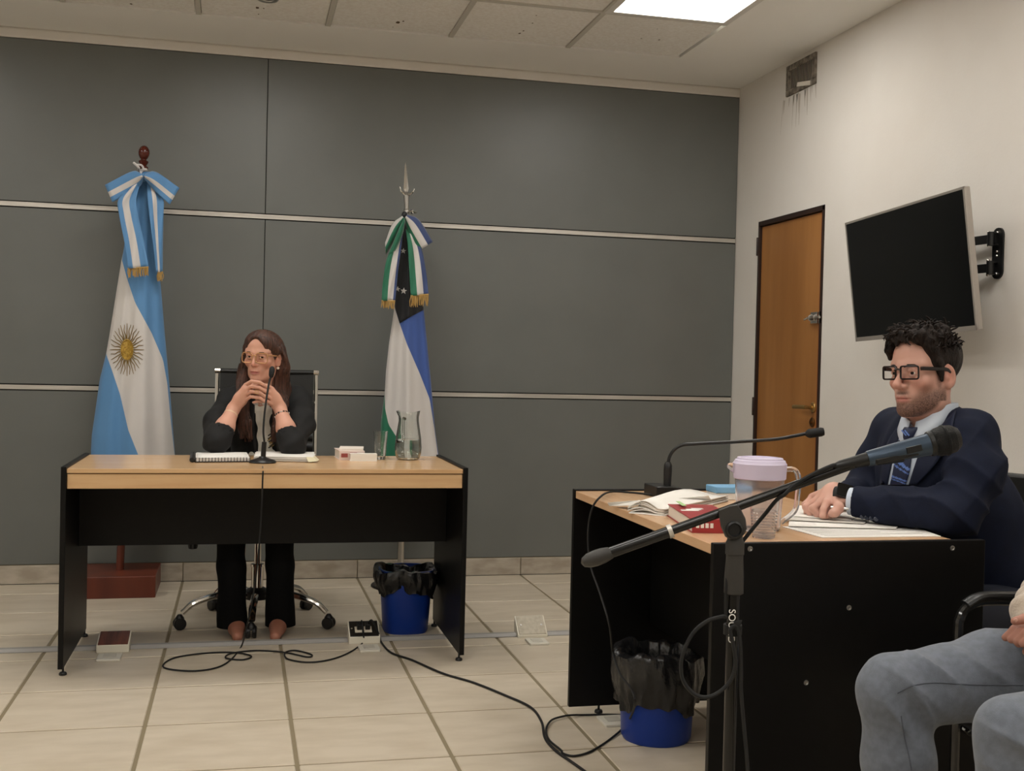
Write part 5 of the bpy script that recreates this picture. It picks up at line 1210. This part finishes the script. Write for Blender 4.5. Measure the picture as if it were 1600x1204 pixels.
MB().tube([at(401+2.6*cos(a), 612+2.6*sin(a)*1.2, 4.915) for a in np.linspace(0, 2*pi, 9)[:-1]], .0012, 6, loop=True).build('ring', m_brass, W, smooth=True)
for (dx, dy) in ((0, 0), (4, 3), (1, 6)): MB().ball(at(358+dx, 653+dy, 4.895), .002, 6).build('arm_mark', mat('tattoo', '#6b4a44', .6), W)
# ================================================================== the man at the right-hand desk
MN = thing('person', 'man in navy suit and striped tie with dark hair, glasses and stubble', 'person', (2.05, 2.86, 0))
SKm = lin('#cb9d8c')
mf = frame((-.956, -.29, 0), -.03, -.03); msc = 1.0; me_ = atD(1412, 582, 3.15); mo = me_ - mf[1]*.078
HV, HF = head(msc, .0021, nose=1.03, jaw=1.04, neck=.058)
HC = paint(HV, SKm, lin('#a8665c'), beard=lin('#3a2820'), blush=lin('#bf7a68'))
HW = place(HV, mf, mo)
hm = lambda p: place(A3(p)[None]*msc, mf, mo)[0]
bf = nrm((-.95, -.31, 0)); bl_ = nrm((.31, -.95, 0)); up = A3((0, 0, 1))       # body: forward, left
D3 = atD
shN, shF = D3(1517, 687, 3.09), D3(1399, 679, 3.44)         # shoulder joints, near and far
elN, elF = D3(1496, 799, 2.99), D3(1352, 766, 3.46)
wrN = D3(1322, 782, 3.15); hdN = D3(1286, 786, 3.19)
# hand and forearm of the near arm, clasped over the other hand
f = Field(hdN-A3((.16, .16, .07)), hdN+A3((.20, .16, .10)), .0021)
hz = ZE+.0135
wr2 = D3(1308, 774, 3.185); bk_ = D3(1287, 772, 3.210)
f.path([wrN, wr2, D3(1300, 772, 3.200)], [.026, .0255, .027], k=.02, sq=(up, .85))
K = [D3(1270, 777, 3.255), D3(1271, 786, 3.210), D3(1280, 788, 3.175), D3(1292, 786, 3.150)]     # knuckles, little finger to index
for i, kk in enumerate(K): f.path([D3(1303, 771, 3.200), kk], [.026, .0135], k=.014)
P1 = [D3(1258, 788, 3.240), D3(1259.5, 792, 3.210), D3(1270, 794, 3.170), D3(1287, 797, 3.133)]; P2 = [D3(1261, 800, 3.220), D3(1267, 804, 3.195), D3(1279, 805.5, 3.160), D3(1286, 805.5, 3.127)]
for i in range(4):
    r = (.0090, .0100, .0105, .0105)[i]; f.path([K[i], P1[i], P2[i], P2[i]+A3((.022, .006, -.004))], [r*1.2, r*1.05, r*.95, r*.8], k=.0035)
f.path([D3(1306, 780, 3.155), D3(1311, 792, 3.120), D3(1304, 800, 3.110)], [.014, .0125, .0115], k=.008); f.path([D3(1311, 796, 3.120), D3(1302, 801, 3.105)], [.0115, .0105], k=.004)
f.ell(D3(1303, 802, 3.113), (.016, .0125, .0115), k=.006)
for i in range(3):
    o_ = -CF*.0085+up*.003; f.path([K[i]*.5+K[i+1]*.5+o_*.7, P1[i]*.5+P1[i+1]*.5+o_*1.1, P2[i]*.5+P2[i+1]*.5+o_], [.0015, .0026, .0026], k=.004, mode='s')
f.path([K[3]+A3((.008, 0, -.006))-CF*.010, P1[3]+A3((.013, 0, 0))-CF*.008, P2[3]+A3((.012, 0, 0))-CF*.007], [.002, .0045, .0045], k=.005, mode='s')
f.path([D3(1300, 790, 3.305), D3(1285, 797, 3.255), D3(1272, 803, 3.240)], [.026, .022, .016], k=.015)          # the hand beneath
AV, AF = f.mesh(); AV[:, 2] = np.maximum(AV[:, 2], ZE+.0128); AV = relax(AV, AF, 1, .3); AC = np.tile(np.array(SKm), (len(AV), 1))
for kk in K: AC = AC*(1-.28*np.exp(-((AV-kk)**2).sum(1)/.012**2))[:, None]+np.array(lin('#b8705f'))*(.28*np.exp(-((AV-kk)**2).sum(1)/.012**2))[:, None]
hip = A3((2.17, 2.93, .50))
f = Field((1.2, 2.5, .05), (2.36, 3.4, 1.22), .012)
cN = (shN+shF)/2-up*.1
f.ell(cN, (.10, .17, .17), k=.05); f.cap(hip+up*.1, cN, .11, .11, k=.05); f.cap(shN, shF, .05, k=.05); f.cap(hm((0, -.03, -.16)), cN, .055, .08, k=.05)
f.path([shN, elN, wrN], [.045, .034, .022], k=.03); f.path([shF, elF, D3(1312, 785, 3.30)], [.045, .034, .022], k=.03)
for s in (-.1, .1): f.path([hip+bl_*s, hip+bl_*s*1.4+bf*.42, hip+bl_*s*1.5+bf*.44-up*.38], [.075, .055, .04], k=.04)
TV, TF = f.mesh(); TC_ = np.tile(np.array(SKm), (len(TV), 1))
V, F, C = join([(HW, HF, HC), (AV, AF, AC), (TV, TF, TC_)]); skin_obj('body', V, F, m_skin, MN, C)
eyes(MN, mf, mo, msc, (.05, -.04), '#2c1b12')
# shirt under the jacket
m_shirt = mat('shirt_pale_blue', '#b9c4d3', .65, bump=.05, bs=(500, 500, 500))
f = Field((1.6, 2.45, .60), (2.40, 3.30, 1.25), .005)
f.ell(cN+bf*.005, (.115, .155, .18), k=.05); f.cap(hm((0, -.035, -.135)), cN+up*.08, .062, .085, k=.03)
f.cap(hm((0, -.03, -.05)), hm((0, -.03, -.118)), .065, .060, k=.002, mode='s')
V, F = f.mesh(); skin_obj('shirt', V, F, m_shirt, MN); bvS = bvh_of(V, F)
# jacket
m_suit = mat('navy_suit', '#10172b', .8, spec=.25, col2='#0d1325', ns=(30, 30, 30), bump=.08, bs=(400, 400, 400))
f = Field((1.42, 2.40, .36), (2.46, 3.42, 1.22), .006)
f.ell(cN+bf*.0-up*.01, (.135, .185, .20), k=.05); f.ell((cN+hip)/2-bf*.02, (.15, .185, .24), k=.06); f.ell(hip+up*.05, (.165, .20, .17), k=.06)
f.cap(shN+up*.005, shF+up*.005, .058, .058, k=.05); nb_ = hm((0, -.055, -.145)); f.cap(nb_, shN+up*.02, .05, .052, k=.04); f.cap(nb_, shF+up*.02, .05, .052, k=.04)
mN = shN*.5+elN*.5+bl_*.025-bf*.015
f.path([shN, mN, elN], [.072, .070, .064], k=.04); f.path([elN, elN*.45+wrN*.55, elN*.07+wrN*.93], [.063, .050, .043], k=.03)
mF = shF*.5+elF*.5; f.path([shF, mF, elF], [.068, .062, .058], k=.04); f.path([elF, elF*.35+D3(1312, 778, 3.30)*.65], [.056, .046], k=.03)
tp, bt = hm((0, .035, -.15)), D3(1400, 790, 3.12)                                  # front opening
f.ell(hm((0, .004, -.115)), (.080, .086, .066), mf.T, k=.012, mode='s'); pass
f.box(wrN*.93+elN*.07+(wrN-elN)*.13, (.036, .06, .06), np.array([nrm(wrN-elN), nrm(np.cross(up, wrN-elN)), np.cross(nrm(wrN-elN), nrm(np.cross(up, wrN-elN)))]).T, k=.004, mode='s')
JV, JF = f.mesh(); JV[:, 2] = np.where((JV[:, 2] < ZE+.003) & (JV[:, 0] < 1.76), ZE+.003, JV[:, 2]); JV = relax(JV, JF, 2, .4); N = normals(JV, JF)
q = JV-elN; r_ = np.linalg.norm(q, axis=1); x, y, z = JV.T
rdg = lambda a: 1-2*np.abs(np.sin(a))**.7
fold = .0075*rdg(38*z+30*x+14*y+2*np.sin(16*y))*np.exp(-(r_/.14)**2)+.005*rdg(40*x+26*z-12*y)*np.exp(-((JV-(elN*.5+wrN*.5))**2).sum(1)/.10**2)+.0055*rdg(20*z-22*x+14*y)*np.exp(-((JV-mN)**2).sum(1)/.15**2)+.0022*np.sin(26*z+18*y+9*x)+.0014*np.sin(70*x+55*y-30*z)
fold += .004*np.exp(-(((JV-shN)**2).sum(1))/.09**2)*np.sin(60*(x+y)+30*z)
JV = JV+N*fold[:, None]; skin_obj('jacket', JV, JF, m_suit, MN); bvJ = bvh_of(JV, JF)
# tie, collar, lapels, cuff, buttons
m_tie = mat('tie_navy', '#16203c', .45); m_ts = mat('tie_stripe', '#5b78b8', .45)
tiemi = lambda t, u: 1 if ((t*8.0-u*1.1) % 2.0) < .34 or .62 < ((t*8.0-u*1.1) % 2.0) < .80 else 0
patch('shirt_front', MN, bvJ, [(1412, 662), (1397, 692), (1389, 735), (1385, 757)], [(1448, 672), (1441, 690), (1431, 735), (1422, 757)], 30, 8, [m_shirt], 0, .004, 3.1, .002)
patch('tie', MN, bvJ, [(1413, 675), (1404, 690), (1396, 735), (1391, 757)], [(1432, 677), (1427, 690), (1421, 735), (1415, 757)], 60, 12, [m_tie, m_ts], tiemi, .010, 3.1, .004)
m_col = mat('collar_pale_blue', '#c3ccd9', .6)
nc0 = hm((0, -.030, -.128)); nax = mf
def collar(a0, a1):
    G = []
    for k in range(25):
        a = radians(a0+(a1-a0)*k/24); fr_ = max(0, cos(a))          # a = 0 is the front of the neck
        d = nax[1]*cos(a)+nax[0]*sin(a)
        zt_ = .040-.050*fr_**2; zb_ = -.016-.050*fr_**6-.012*fr_
        G.append([nc0+d*(.0645+.004*fr_)+up*zt_, nc0+d*(.069+.005*fr_)+up*(zt_+.001), nc0+d*(.074+.010*fr_)+up*(zt_*.5+zb_*.5), nc0+d*(.077+.016*fr_)+up*zb_])
    MB().grid(G).build('shirt_collar', m_col, MN, smooth=True, solid=.002, ang=80)
collar(8, 180); collar(-8, -180)
kc = nc0+nax[1]*.088-up*.036; kd = nrm(nax[1]*.25-up)
MB().rings([[kc+kd*h+nax[0]*w_*sx+nax[1]*t*sy for sx, sy in ((-1, -1), (-.8, .6), (0, 1), (.8, .6), (1, -1))] for h, w_, t in ((-.014, .020, .008), (-.008, .022, .012), (.016, .014, .011), (.022, .011, .007))]).build('tie_knot', m_tie, MN, smooth=True, ang=60)
for q_ in (-.004, .006): MB().obox(kc+kd*.002+nax[1]*.0125+nax[0]*q_, nrm(nax[0]*.8-kd*.6)*.012, nrm(nax[0]*.6+kd*.8)*.0016, nax[1]*.0012).build('tie_stripe', m_ts, MN)
m_lap = mat('navy_lapel', '#131a2f', .7, spec=.3)
patch('lapel', MN, bvJ, [(1406, 662), (1386, 692), (1377, 735), (1375, 757)], [(1412, 664), (1401, 692), (1390, 738), (1386, 757)], 18, 5, [m_lap], 0, .010, 3.15, .003)
patch('lapel', MN, bvJ, [(1462, 674), (1443, 692), (1428, 732), (1420, 757)], [(1494, 640), (1482, 690), (1462, 725), (1432, 757)], 18, 6, [m_lap], 0, .010, 3.05, .003)
ca = nrm(wrN-elN); MB().lathe([(.036, -.03), (.0375, .006), (.035, .007), (.033, -.03)], elN*.07+wrN*.93+ca*.004, ca, 28, cap=(False, False), sy=1.0).build('shirt_cuff', m_col, MN, smooth=True)
for k in range(4):
    p = hit(bvJ, 1347+7.2*k, 807+1.2*k, .001, 2.9); MB().lathe([(.0065, 0), (.0065, .0015), (.005, .003), (.0015, .0022)], p, -CF, 14).build('cuff_button', mat('button_navy', '#3a3f4c', .3), MN, smooth=True)
# wrist watch
wc = D3(1317, 774, 2.905); wa = nrm(wrN-hdN)
MB().lathe([(.031, -.012), (.0345, -.011), (.0345, .011), (.031, .012)], (wrN+wr2)/2, wa, 28, cap=(False, False), sy=1).build('watch_strap', m_rubber, MN, smooth=True)
wn = nrm(-CF*.75+up*.62); wu = nrm(wa-wn*(wa@wn)); wv = np.cross(wn, wu)
MB().obox((wrN+wr2)/2+wn*.034, wu*.021, wv*.023, wn*.006).build('watch_case', mat('watch_black', '#131416', .2), MN, bevel=.004)
MB().obox((wrN+wr2)/2+wn*.0402, wu*.018, wv*.020, wn*.0006).build('watch_glass', mat('watch_glass', '#050506', .05), MN)
pn = thing('pen', 'thin grey pen held in the man\'s fist', 'pen', D3(1310, 794, 3.13))
MB().tube([D3(1298, 792, 3.125), D3(1326, 795, 3.11)], .0036, 10).build('barrel', m_steel, pn, smooth=True)
# trousers
f = Field((1.42, 2.5, .0), (2.42, 3.36, .66), .01)
for s in (-.1, .1): f.path([hip+bl_*s, hip+bl_*s*1.4+bf*.44, hip+bl_*s*1.5+bf*.46-up*.40], [.095, .075, .06], k=.05)
f.ell(hip, (.16, .19, .11), k=.05)
V, F = f.mesh(); skin_obj('trousers', V, F, mat('navy_trousers', '#151a29', .75), MN)
for s in (-.1, .1):
    p = hip+bl_*s*1.5+bf*.46; p[2] = 0; sh = Field(p-A3((.2, .12, .02)), p+A3((.12, .14, .16)), .008); sh.path([p+up*.09, p+up*.045-bf*.03], [.045, .04], k=.03); sh.path([p+up*.04, p+up*.035+bf*.12], [.042, .034], k=.03)
    V, F = sh.mesh(); V[:, 2] = np.maximum(V[:, 2], .001); skin_obj('shoe', V, F, m_plastic, MN)
# hair
m_hairm = mat('hair_dark', '#2a1f19', .62, spec=.25, col2='#120d0a', ns=(120, 120, 60), nd=5, nc=(.3, .75), bump=.5, bs=(200, 200, 90))
f = Field(mo-A3((.17, .17, .12)), mo+A3((.17, .17, .22)), .003)
f.ell(hm((0, -.024, .040)), (.0800, .100, .0850), mf.T, k=.02)
f.ell(hm((0, .10, -.035)), (.072, .085, .105), mf.T, k=.01, mode='s'); f.ell(hm((0, -.0, -.09)), (.10, .075, .095), mf.T, k=.01, mode='s')
for s in (-1, 1): f.ell(hm((s*.085, -.010, -.010)), (.020, .019, .036), mf.T, k=.004, mode='s'); f.cap(hm((s*.068, .012, .02)), hm((s*.0705, .010, -.022)), .0065, .005, k=.008)
rs = np.random.default_rng(12)
for k in range(46):
    a = rs.uniform(-1.2, 1.2); b = rs.uniform(-.75, 1.0); px_ = .066*sin(a); base = A3((px_, .055*b+.0, .108*cos(a*.62)-.012*(b > .5)))
    tip = base+A3((rs.uniform(-.022, .030), rs.uniform(-.02, .030), rs.uniform(.000, .018)))
    f.path([hm(base), hm((base+tip)/2+A3((0, 0, .012))), hm(tip)], [.015, .012, .004], k=.008)
for k in range(12):
    x0 = -.052+.104*k/11+rs.uniform(-.004, .004); dx = rs.uniform(-.018, .006); dz = rs.uniform(-.006, .010); f.path([hm((x0, .046, .100)), hm((x0+dx*.5, .072+rs.uniform(-.006, .006), .100+dz)), hm((x0+dx, .080+rs.uniform(-.008, .006), .082+dz))], [.016, rs.uniform(.008, .013), .004], k=.007)
f.path([hm((-.050, .048, .090)), hm((-.064, .036, .062)), hm((-.070, .026, .030)), hm((-.071, .016, -.002))], [.018, .016, .011, .007], k=.012); f.path([hm((.055, .05, .085)), hm((.062, .062, .064)), hm((.066, .056, .040))], [.016, .012, .006], k=.008)
V, F = f.mesh(); V = relax(V, F, 1, .3); N = normals(V, F); L = (V-mo)@mf.T
V = V+N*(.0020*np.sin(L[:, 0]*150+L[:, 1]*60+3*np.sin(L[:, 1]*40))*np.clip((L[:, 2]-.02)*20, 0, 1)+.0009*np.sin(L[:, 0]*300-L[:, 1]*110))[:, None]
mh = skin_obj('hair', V, F, m_hairm, MN); bvM = bvh_of(V, F); lk = MB()
for k in range(240):
    a = rs.uniform(0, 2*pi); b = rs.uniform(.05, 1.0)**.7; d = nrm((sin(a)*b, cos(a)*b+.1, 1.0-.55*b)); h_ = bvM.ray_cast(Vector(hm(d*.3+A3((0, -.02, .03)))), Vector(-(d@mf)))
    if h_[0] is None: continue
    if (lambda q: q[1] > .05 and q[2] < .084)(mf@(A3(h_[0])-mo)): continue
    p = A3(h_[0]); n_ = A3(h_[1]); t = nrm(rs.normal(size=3)*.6+(A3((.4*np.sign(sin(a)), .9, .0))@mf)); t = nrm(t-n_*(t@n_)); l = rs.uniform(.018, .036)
    lk.tube([p-n_*.003, p+t*l*.4+n_*.005, p+t*l*.8+n_*.006, p+t*l+n_*rs.uniform(-.002, .008)], [.0022, .0030, .0022, .0005], 5)
lk.build('hair_locks', m_hairm, mh, smooth=True)['kind'] = 'stuff'
br = MB()
for s in (-1, 1): br.tube([hm(p) for p in ((s*.012, .0885, .0150), (s*.024, .0885, .0205), (s*.038, .0800, .0205), (s*.049, .068, .014))], [.0022, .0036, .0032, .0014], 6, flat=.8)
br.build('eyebrows', m_hairm, MN, smooth=True)
glasses(MN, mf, mo, msc, mat('frame_black', '#1c1312', .25), m_lens, .052, .035, .100, .000, .0024, .017, .006, .0034)

# his chair
ch = thing('office_chair', 'black chair behind the man in the navy suit', 'chair', (2.2, 2.93, 0))
cc = hip*A3((1, 1, 0))+bf*-.02
bk0 = cc-bf*.20
R = [[bk0+bl_*w_*.25-bf*(.02*(1-w_*w_))+up*z+bf*t for w_, t in [(-1, 0), (-.6, 0), (-.2, 0), (.2, 0), (.6, 0), (1, 0), (1, -.04), (.6, -.05), (.2, -.05), (-.2, -.05), (-.6, -.05), (-1, -.04)]] for z in (.50, .56, .66, .76, .83, .855)]
MB().rings(R).build('backrest', m_leather, ch, smooth=True, bevel=.01)
MB().prism(rrect(.48, .48, .06), cc+bf*.02+up*.33, bl_, bf, up, .055).build('seat', m_leather, ch, bevel=.015)
MB().tube([cc+up*.06, cc+up*.33], .025, 14).build('gas_column', m_chrome, ch, smooth=True)
for k in range(5):
    a = radians(72*k+20); dv_ = A3((cos(a), sin(a), 0)); MB().tube([cc+up*.08, cc+dv_*.26+up*.06], [.022, .015], 8).build('base_arm', m_plastic, ch, smooth=True)
    MB().ball(cc+dv_*.27+up*.027, .026, 12).build('caster', m_plastic, ch, smooth=True)
for s in (-1, 1): MB().tube([bk0+bl_*s*.1+up*.36-bf*.0, bk0+bl_*s*.1+up*.52-bf*.03], .014, 8).build('back_support', m_plastic, ch, smooth=True)
# ================================================================== the third person, at the right edge
TP = thing('person', 'seated person in grey jeans and beige sweater, cut off by the right edge', 'person', (1.85, 2.02, 0))
m_jean = mat('jeans_grey', '#6b717c', .8, col2='#60666f', ns=(60, 60, 60), sheen=.2, bump=.12, bs=(500, 500, 500)); m_swt = mat('sweater_beige', '#b7a898', .85, sheen=.3, bump=.25, bs=(160, 160, 160))
kF, kN_ = atD(1398, 1078, 2.42), atD(1590, 1152, 2.10); hF, hN = A3((1.86, 2.16, .515)), A3((1.90, 1.94, .50))
aF, aN = atD(1416, 1235, 2.44), atD(1600, 1320, 2.12); aF[2] = aN[2] = .12
sq_ = None
f = Field((1.05, 1.5, -.02), (2.2, 2.45, .78), .006)
f.path([hF, (hF*.5+kF*.5)+A3((0, 0, .006)), kF], [.096, .094, .074], k=.04); f.path([kF, kF*.6+aF*.4, aF], [.070, .072, .062], k=.03)
f.path([hN, hN*.5+kN_*.5, kN_], [.105, .096, .072], k=.04); f.path([kN_, kN_*.6+aN*.4, aN], [.072, .074, .064], k=.03)
f.ell((1.93, 2.05, .50), (.15, .18, .10), k=.05)
V, F = f.mesh(); V = relax(V, F, 2, .4); N = normals(V, F); x, y, z = V.T
g = lambda p, s: np.exp(-((V-p)**2).sum(1)/s**2)
rdg = lambda a: 1-2*np.abs(np.sin(a))**.6
bv0 = bvh_of(V, F); cs = [hit(bv0, *q, 0, 2.4) for q in ((1450, 1050), (1432, 1118), (1575, 1015), (1585, 1185))]
V = V+N*(.0085*rdg(48*(x*.62+z*.78))*g(cs[0], .075)+.011*rdg(52*(x*.8+z*.6))*g(cs[1], .05)+.010*rdg(36*(x*.55+z*.83)+.6)*g(cs[2], .075)+.008*rdg(45*(x*.5+z))*g(cs[3], .06)+.0012*np.sin(50*x+40*z))[:, None]
jo = skin_obj('jeans', V, F, m_jean, TP); bvT = bvh_of(V, F)
MB().tube([hit(bvT, *p[:2], .0005, 2.4) for p in spline([(1402, 1082, 0), (1425, 1071, 0), (1460, 1066, 0), (1520, 1069, 0), (1598, 1070, 0)], 5)], .0016, 5).build('seam', mat('jean_seam', '#555a63', .8), jo, smooth=True)
MB().tube([hit(bvT, *p[:2], .0005, 2.4) for p in spline([(1408, 1118, 0), (1413, 1150, 0), (1420, 1180, 0), (1424, 1203, 0)], 5)], .0016, 5).build('seam', mat('jean_seam', '#555a63', .8), jo, smooth=True)
# sweater: trunk and arms
shF3, shN3 = A3((2.02, 2.21, .98)), A3((2.03, 1.83, .98)); elF3, elN3 = A3((1.90, 2.30, .74)), A3((1.92, 1.74, .74))
wF3, wN3 = atD(1612, 966, 2.36), A3((1.66, 1.92, .66))
f = Field((1.50, 1.60, .48), (2.25, 2.45, 1.15), .006)
f.ell((2.02, 2.02, .85), (.12, .175, .22), k=.05); f.ell((2.00, 2.03, .64), (.14, .18, .14), k=.05); f.cap(shF3, shN3, .065, k=.05); f.cap((2.03, 2.02, 1.02), (2.02, 2.02, 1.07), .07, .06, k=.03)
f.path([shF3, elF3, wF3+A3((.006, 0, .006))], [.066, .060, .047], k=.03); f.path([shN3, elN3, wN3], [.066, .058, .043], k=.03)
V, F = f.mesh(); V = relax(V, F, 2, .4); N = normals(V, F); x, y, z = V.T; V = V+N*(.004*np.sin(60*(x+z)+8*np.sin(9*y))*np.sin(25*z+3))[:, None]; skin_obj('sweater', V, F, m_swt, TP)
# body: head, trunk, hands
tf = frame((-.97, -.1, 0), -.05); to = A3((1.99, 2.02, 1.27)); HV, HF = head(1.0, .004, neck=.056); HC = paint(HV, SKm, lin('#a8665c')); HW = place(HV, tf, to)
f = Field((1.5, 1.7, .56), (1.80, 2.36, .80), .003); hF3 = atD(1628, 992, 2.33)
f.path([wF3+A3((.02, 0, .01)), hF3], [.028, .030], k=.02, sq=((0, 0, 1), .8))
for a, b, c in (((1618, 966), (1602, 966), (1586, 970)), ((1622, 984), (1606, 994), (1592, 1005)), ((1626, 996), (1616, 1008), (1604, 1018)), ((1630, 1004), (1622, 1016), (1612, 1026))):
    f.path([atD(*a, 2.32), atD(*b, 2.31), atD(*c, 2.31)], [.0105, .0100, .0085], k=.004)
f.path([wN3, wN3+A3((-.08, .05, -.01))], [.028, .030], k=.02, sq=((0, 0, 1), .7))
for i in range(4): f.path([wN3+A3((-.08, .03+.018*i, -.01)), wN3+A3((-.12, .045+.018*i, -.015)), wN3+A3((-.13, .06+.018*i, -.035))], [.010, .009, .008], k=.005)
f.path([wN3+A3((-.05, .07, 0)), wN3+A3((-.09, .11, 0))], [.012, .009], k=.006)
AV, AF = f.mesh(); AC = np.tile(np.array(lin('#a87868')), (len(AV), 1))
f = Field((1.05, 1.6, .02), (2.25, 2.45, 1.18), .014)
f.ell((2.02, 2.02, .80), (.09, .14, .22), k=.05); f.cap((2.02, 2.02, .95), (2.01, 2.02, 1.14), .05, .05, k=.04); f.cap(shF3, shN3, .045, k=.04); f.path([shF3, elF3, wF3], [.045, .036, .026], k=.03); f.path([shN3, elN3, wN3], [.045, .036, .026], k=.03)
f.cap((2.0, 2.04, .8), (1.92, 2.05, .53), .1, .1, k=.05); f.path([hF, kF, aF], [.07, .05, .035], k=.04); f.path([hN, kN_, aN], [.07, .05, .035], k=.04)
TV, TF = f.mesh(); TC_ = np.tile(np.array(SKm), (len(TV), 1)); V, F, C = join([(HW, HF, HC), (AV, AF, AC), (TV, TF, TC_)]); skin_obj('body', V, F, m_skin, TP, C)
for (hf_, ht) in (((1586, 970), (1589, 969.5)), ((1592, 1005), (1594, 1002))): MB().ball(atD(hf_[0]+1, hf_[1]-1.5, 2.300), (.005, .003, .0045), 8).build('fingernail', mat('nail', '#c79a8a', .3), TP, smooth=True)
eyes(TP, tf, to, 1.0, (0, 0), '#2c1b12')
f = Field(to-A3((.15, .15, .12)), to+A3((.15, .15, .18)), .005); f.ell(place(A3((0, -.024, .04))[None], tf, to)[0], (.079, .1, .084), tf.T, k=.02); f.ell(place(A3((0, .1, -.03))[None], tf, to)[0], (.07, .085, .105), tf.T, k=.01, mode='s'); f.ell(place(A3((0, 0, -.1))[None], tf, to)[0], (.1, .08, .09), tf.T, k=.01, mode='s')
V, F = f.mesh(); skin_obj('hair', V, F, m_hairm, TP)
for a in (aF, aN):
    p = A3((a[0], a[1], 0)); sh = Field(p-A3((.22, .1, .02)), p+A3((.1, .1, .16)), .008); sh.path([p+up*.09, p+up*.05], [.045, .042], k=.03); sh.path([p+up*.042, p+A3((-.14, 0, .036))], [.042, .035], k=.03)
    V, F = sh.mesh(); V[:, 2] = np.maximum(V[:, 2], .001); skin_obj('shoe', V, F, m_plastic, TP)
# visitor chair
vc = thing('visitor_chair', 'black and chrome armchair under the person in grey jeans', 'chair', (1.9, 2.05, 0))
MB().prism(rrect(.50, .50, .06), (1.87, 2.05, .345), (1, 0, 0), (0, 1, 0), (0, 0, 1), .05).build('seat', m_leather, vc, bevel=.015)
R = [[(2.17+.03*(z-.5)+t, 2.05+w_*.24, z) for w_, t in [(-1, 0), (-.5, .01), (.5, .01), (1, 0), (1, .04), (.5, .05), (-.5, .05), (-1, .04)]] for z in (.50, .54, .70, .86, .90)]
MB().rings(R).build('backrest', m_leather, vc, smooth=True, bevel=.01)
for yA, pts in ((2.345, [(1497, 992), (1500, 966), (1510, 949), (1528, 940), (1552, 938), (1600, 938)]), (1.765, None)):
    P = [at(x, y, yA) for x, y in (pts or [(1497, 992), (1500, 966), (1510, 949), (1528, 940), (1552, 938), (1600, 938)])]
    if pts is None: P = [A3((q[0], yA, q[2])) for q in [at(x, y, 2.345) for x, y in [(1497, 992), (1500, 966), (1510, 949), (1528, 940), (1552, 938), (1600, 938)]]]
    zt_ = P[-1][2]; P = [A3((P[0][0]-.0, yA, .012)), A3((P[0][0], yA, .30))]+P+[A3((2.12, yA, zt_)), A3((2.17, yA, zt_-.05)), A3((2.18, yA, .3)), A3((2.18, yA, .012))]
    MB().tube(spline(P, 6), .0115, 10).build('side_frame', mat('chair_black_gloss', '#1c1b1a', .12, spec=.8), vc, smooth=True)
    MB().tube(spline([P[4]+A3((-.004, 0, .008)), P[5]+A3((0, 0, .012)), P[6]+A3((0, 0, .013)), P[7]+A3((0, 0, .013)), P[8]+A3((-.03, 0, .013))], 6), .017, 10, flat=.55, up=(0, 0, 1)).build('arm_pad', m_plastic, vc, smooth=True)
for xx in (1.66, 2.10): MB().tube([(xx, 1.765, .335), (xx, 2.345, .335)], .011, 8).build('cross_bar', m_chrome, vc, smooth=True)
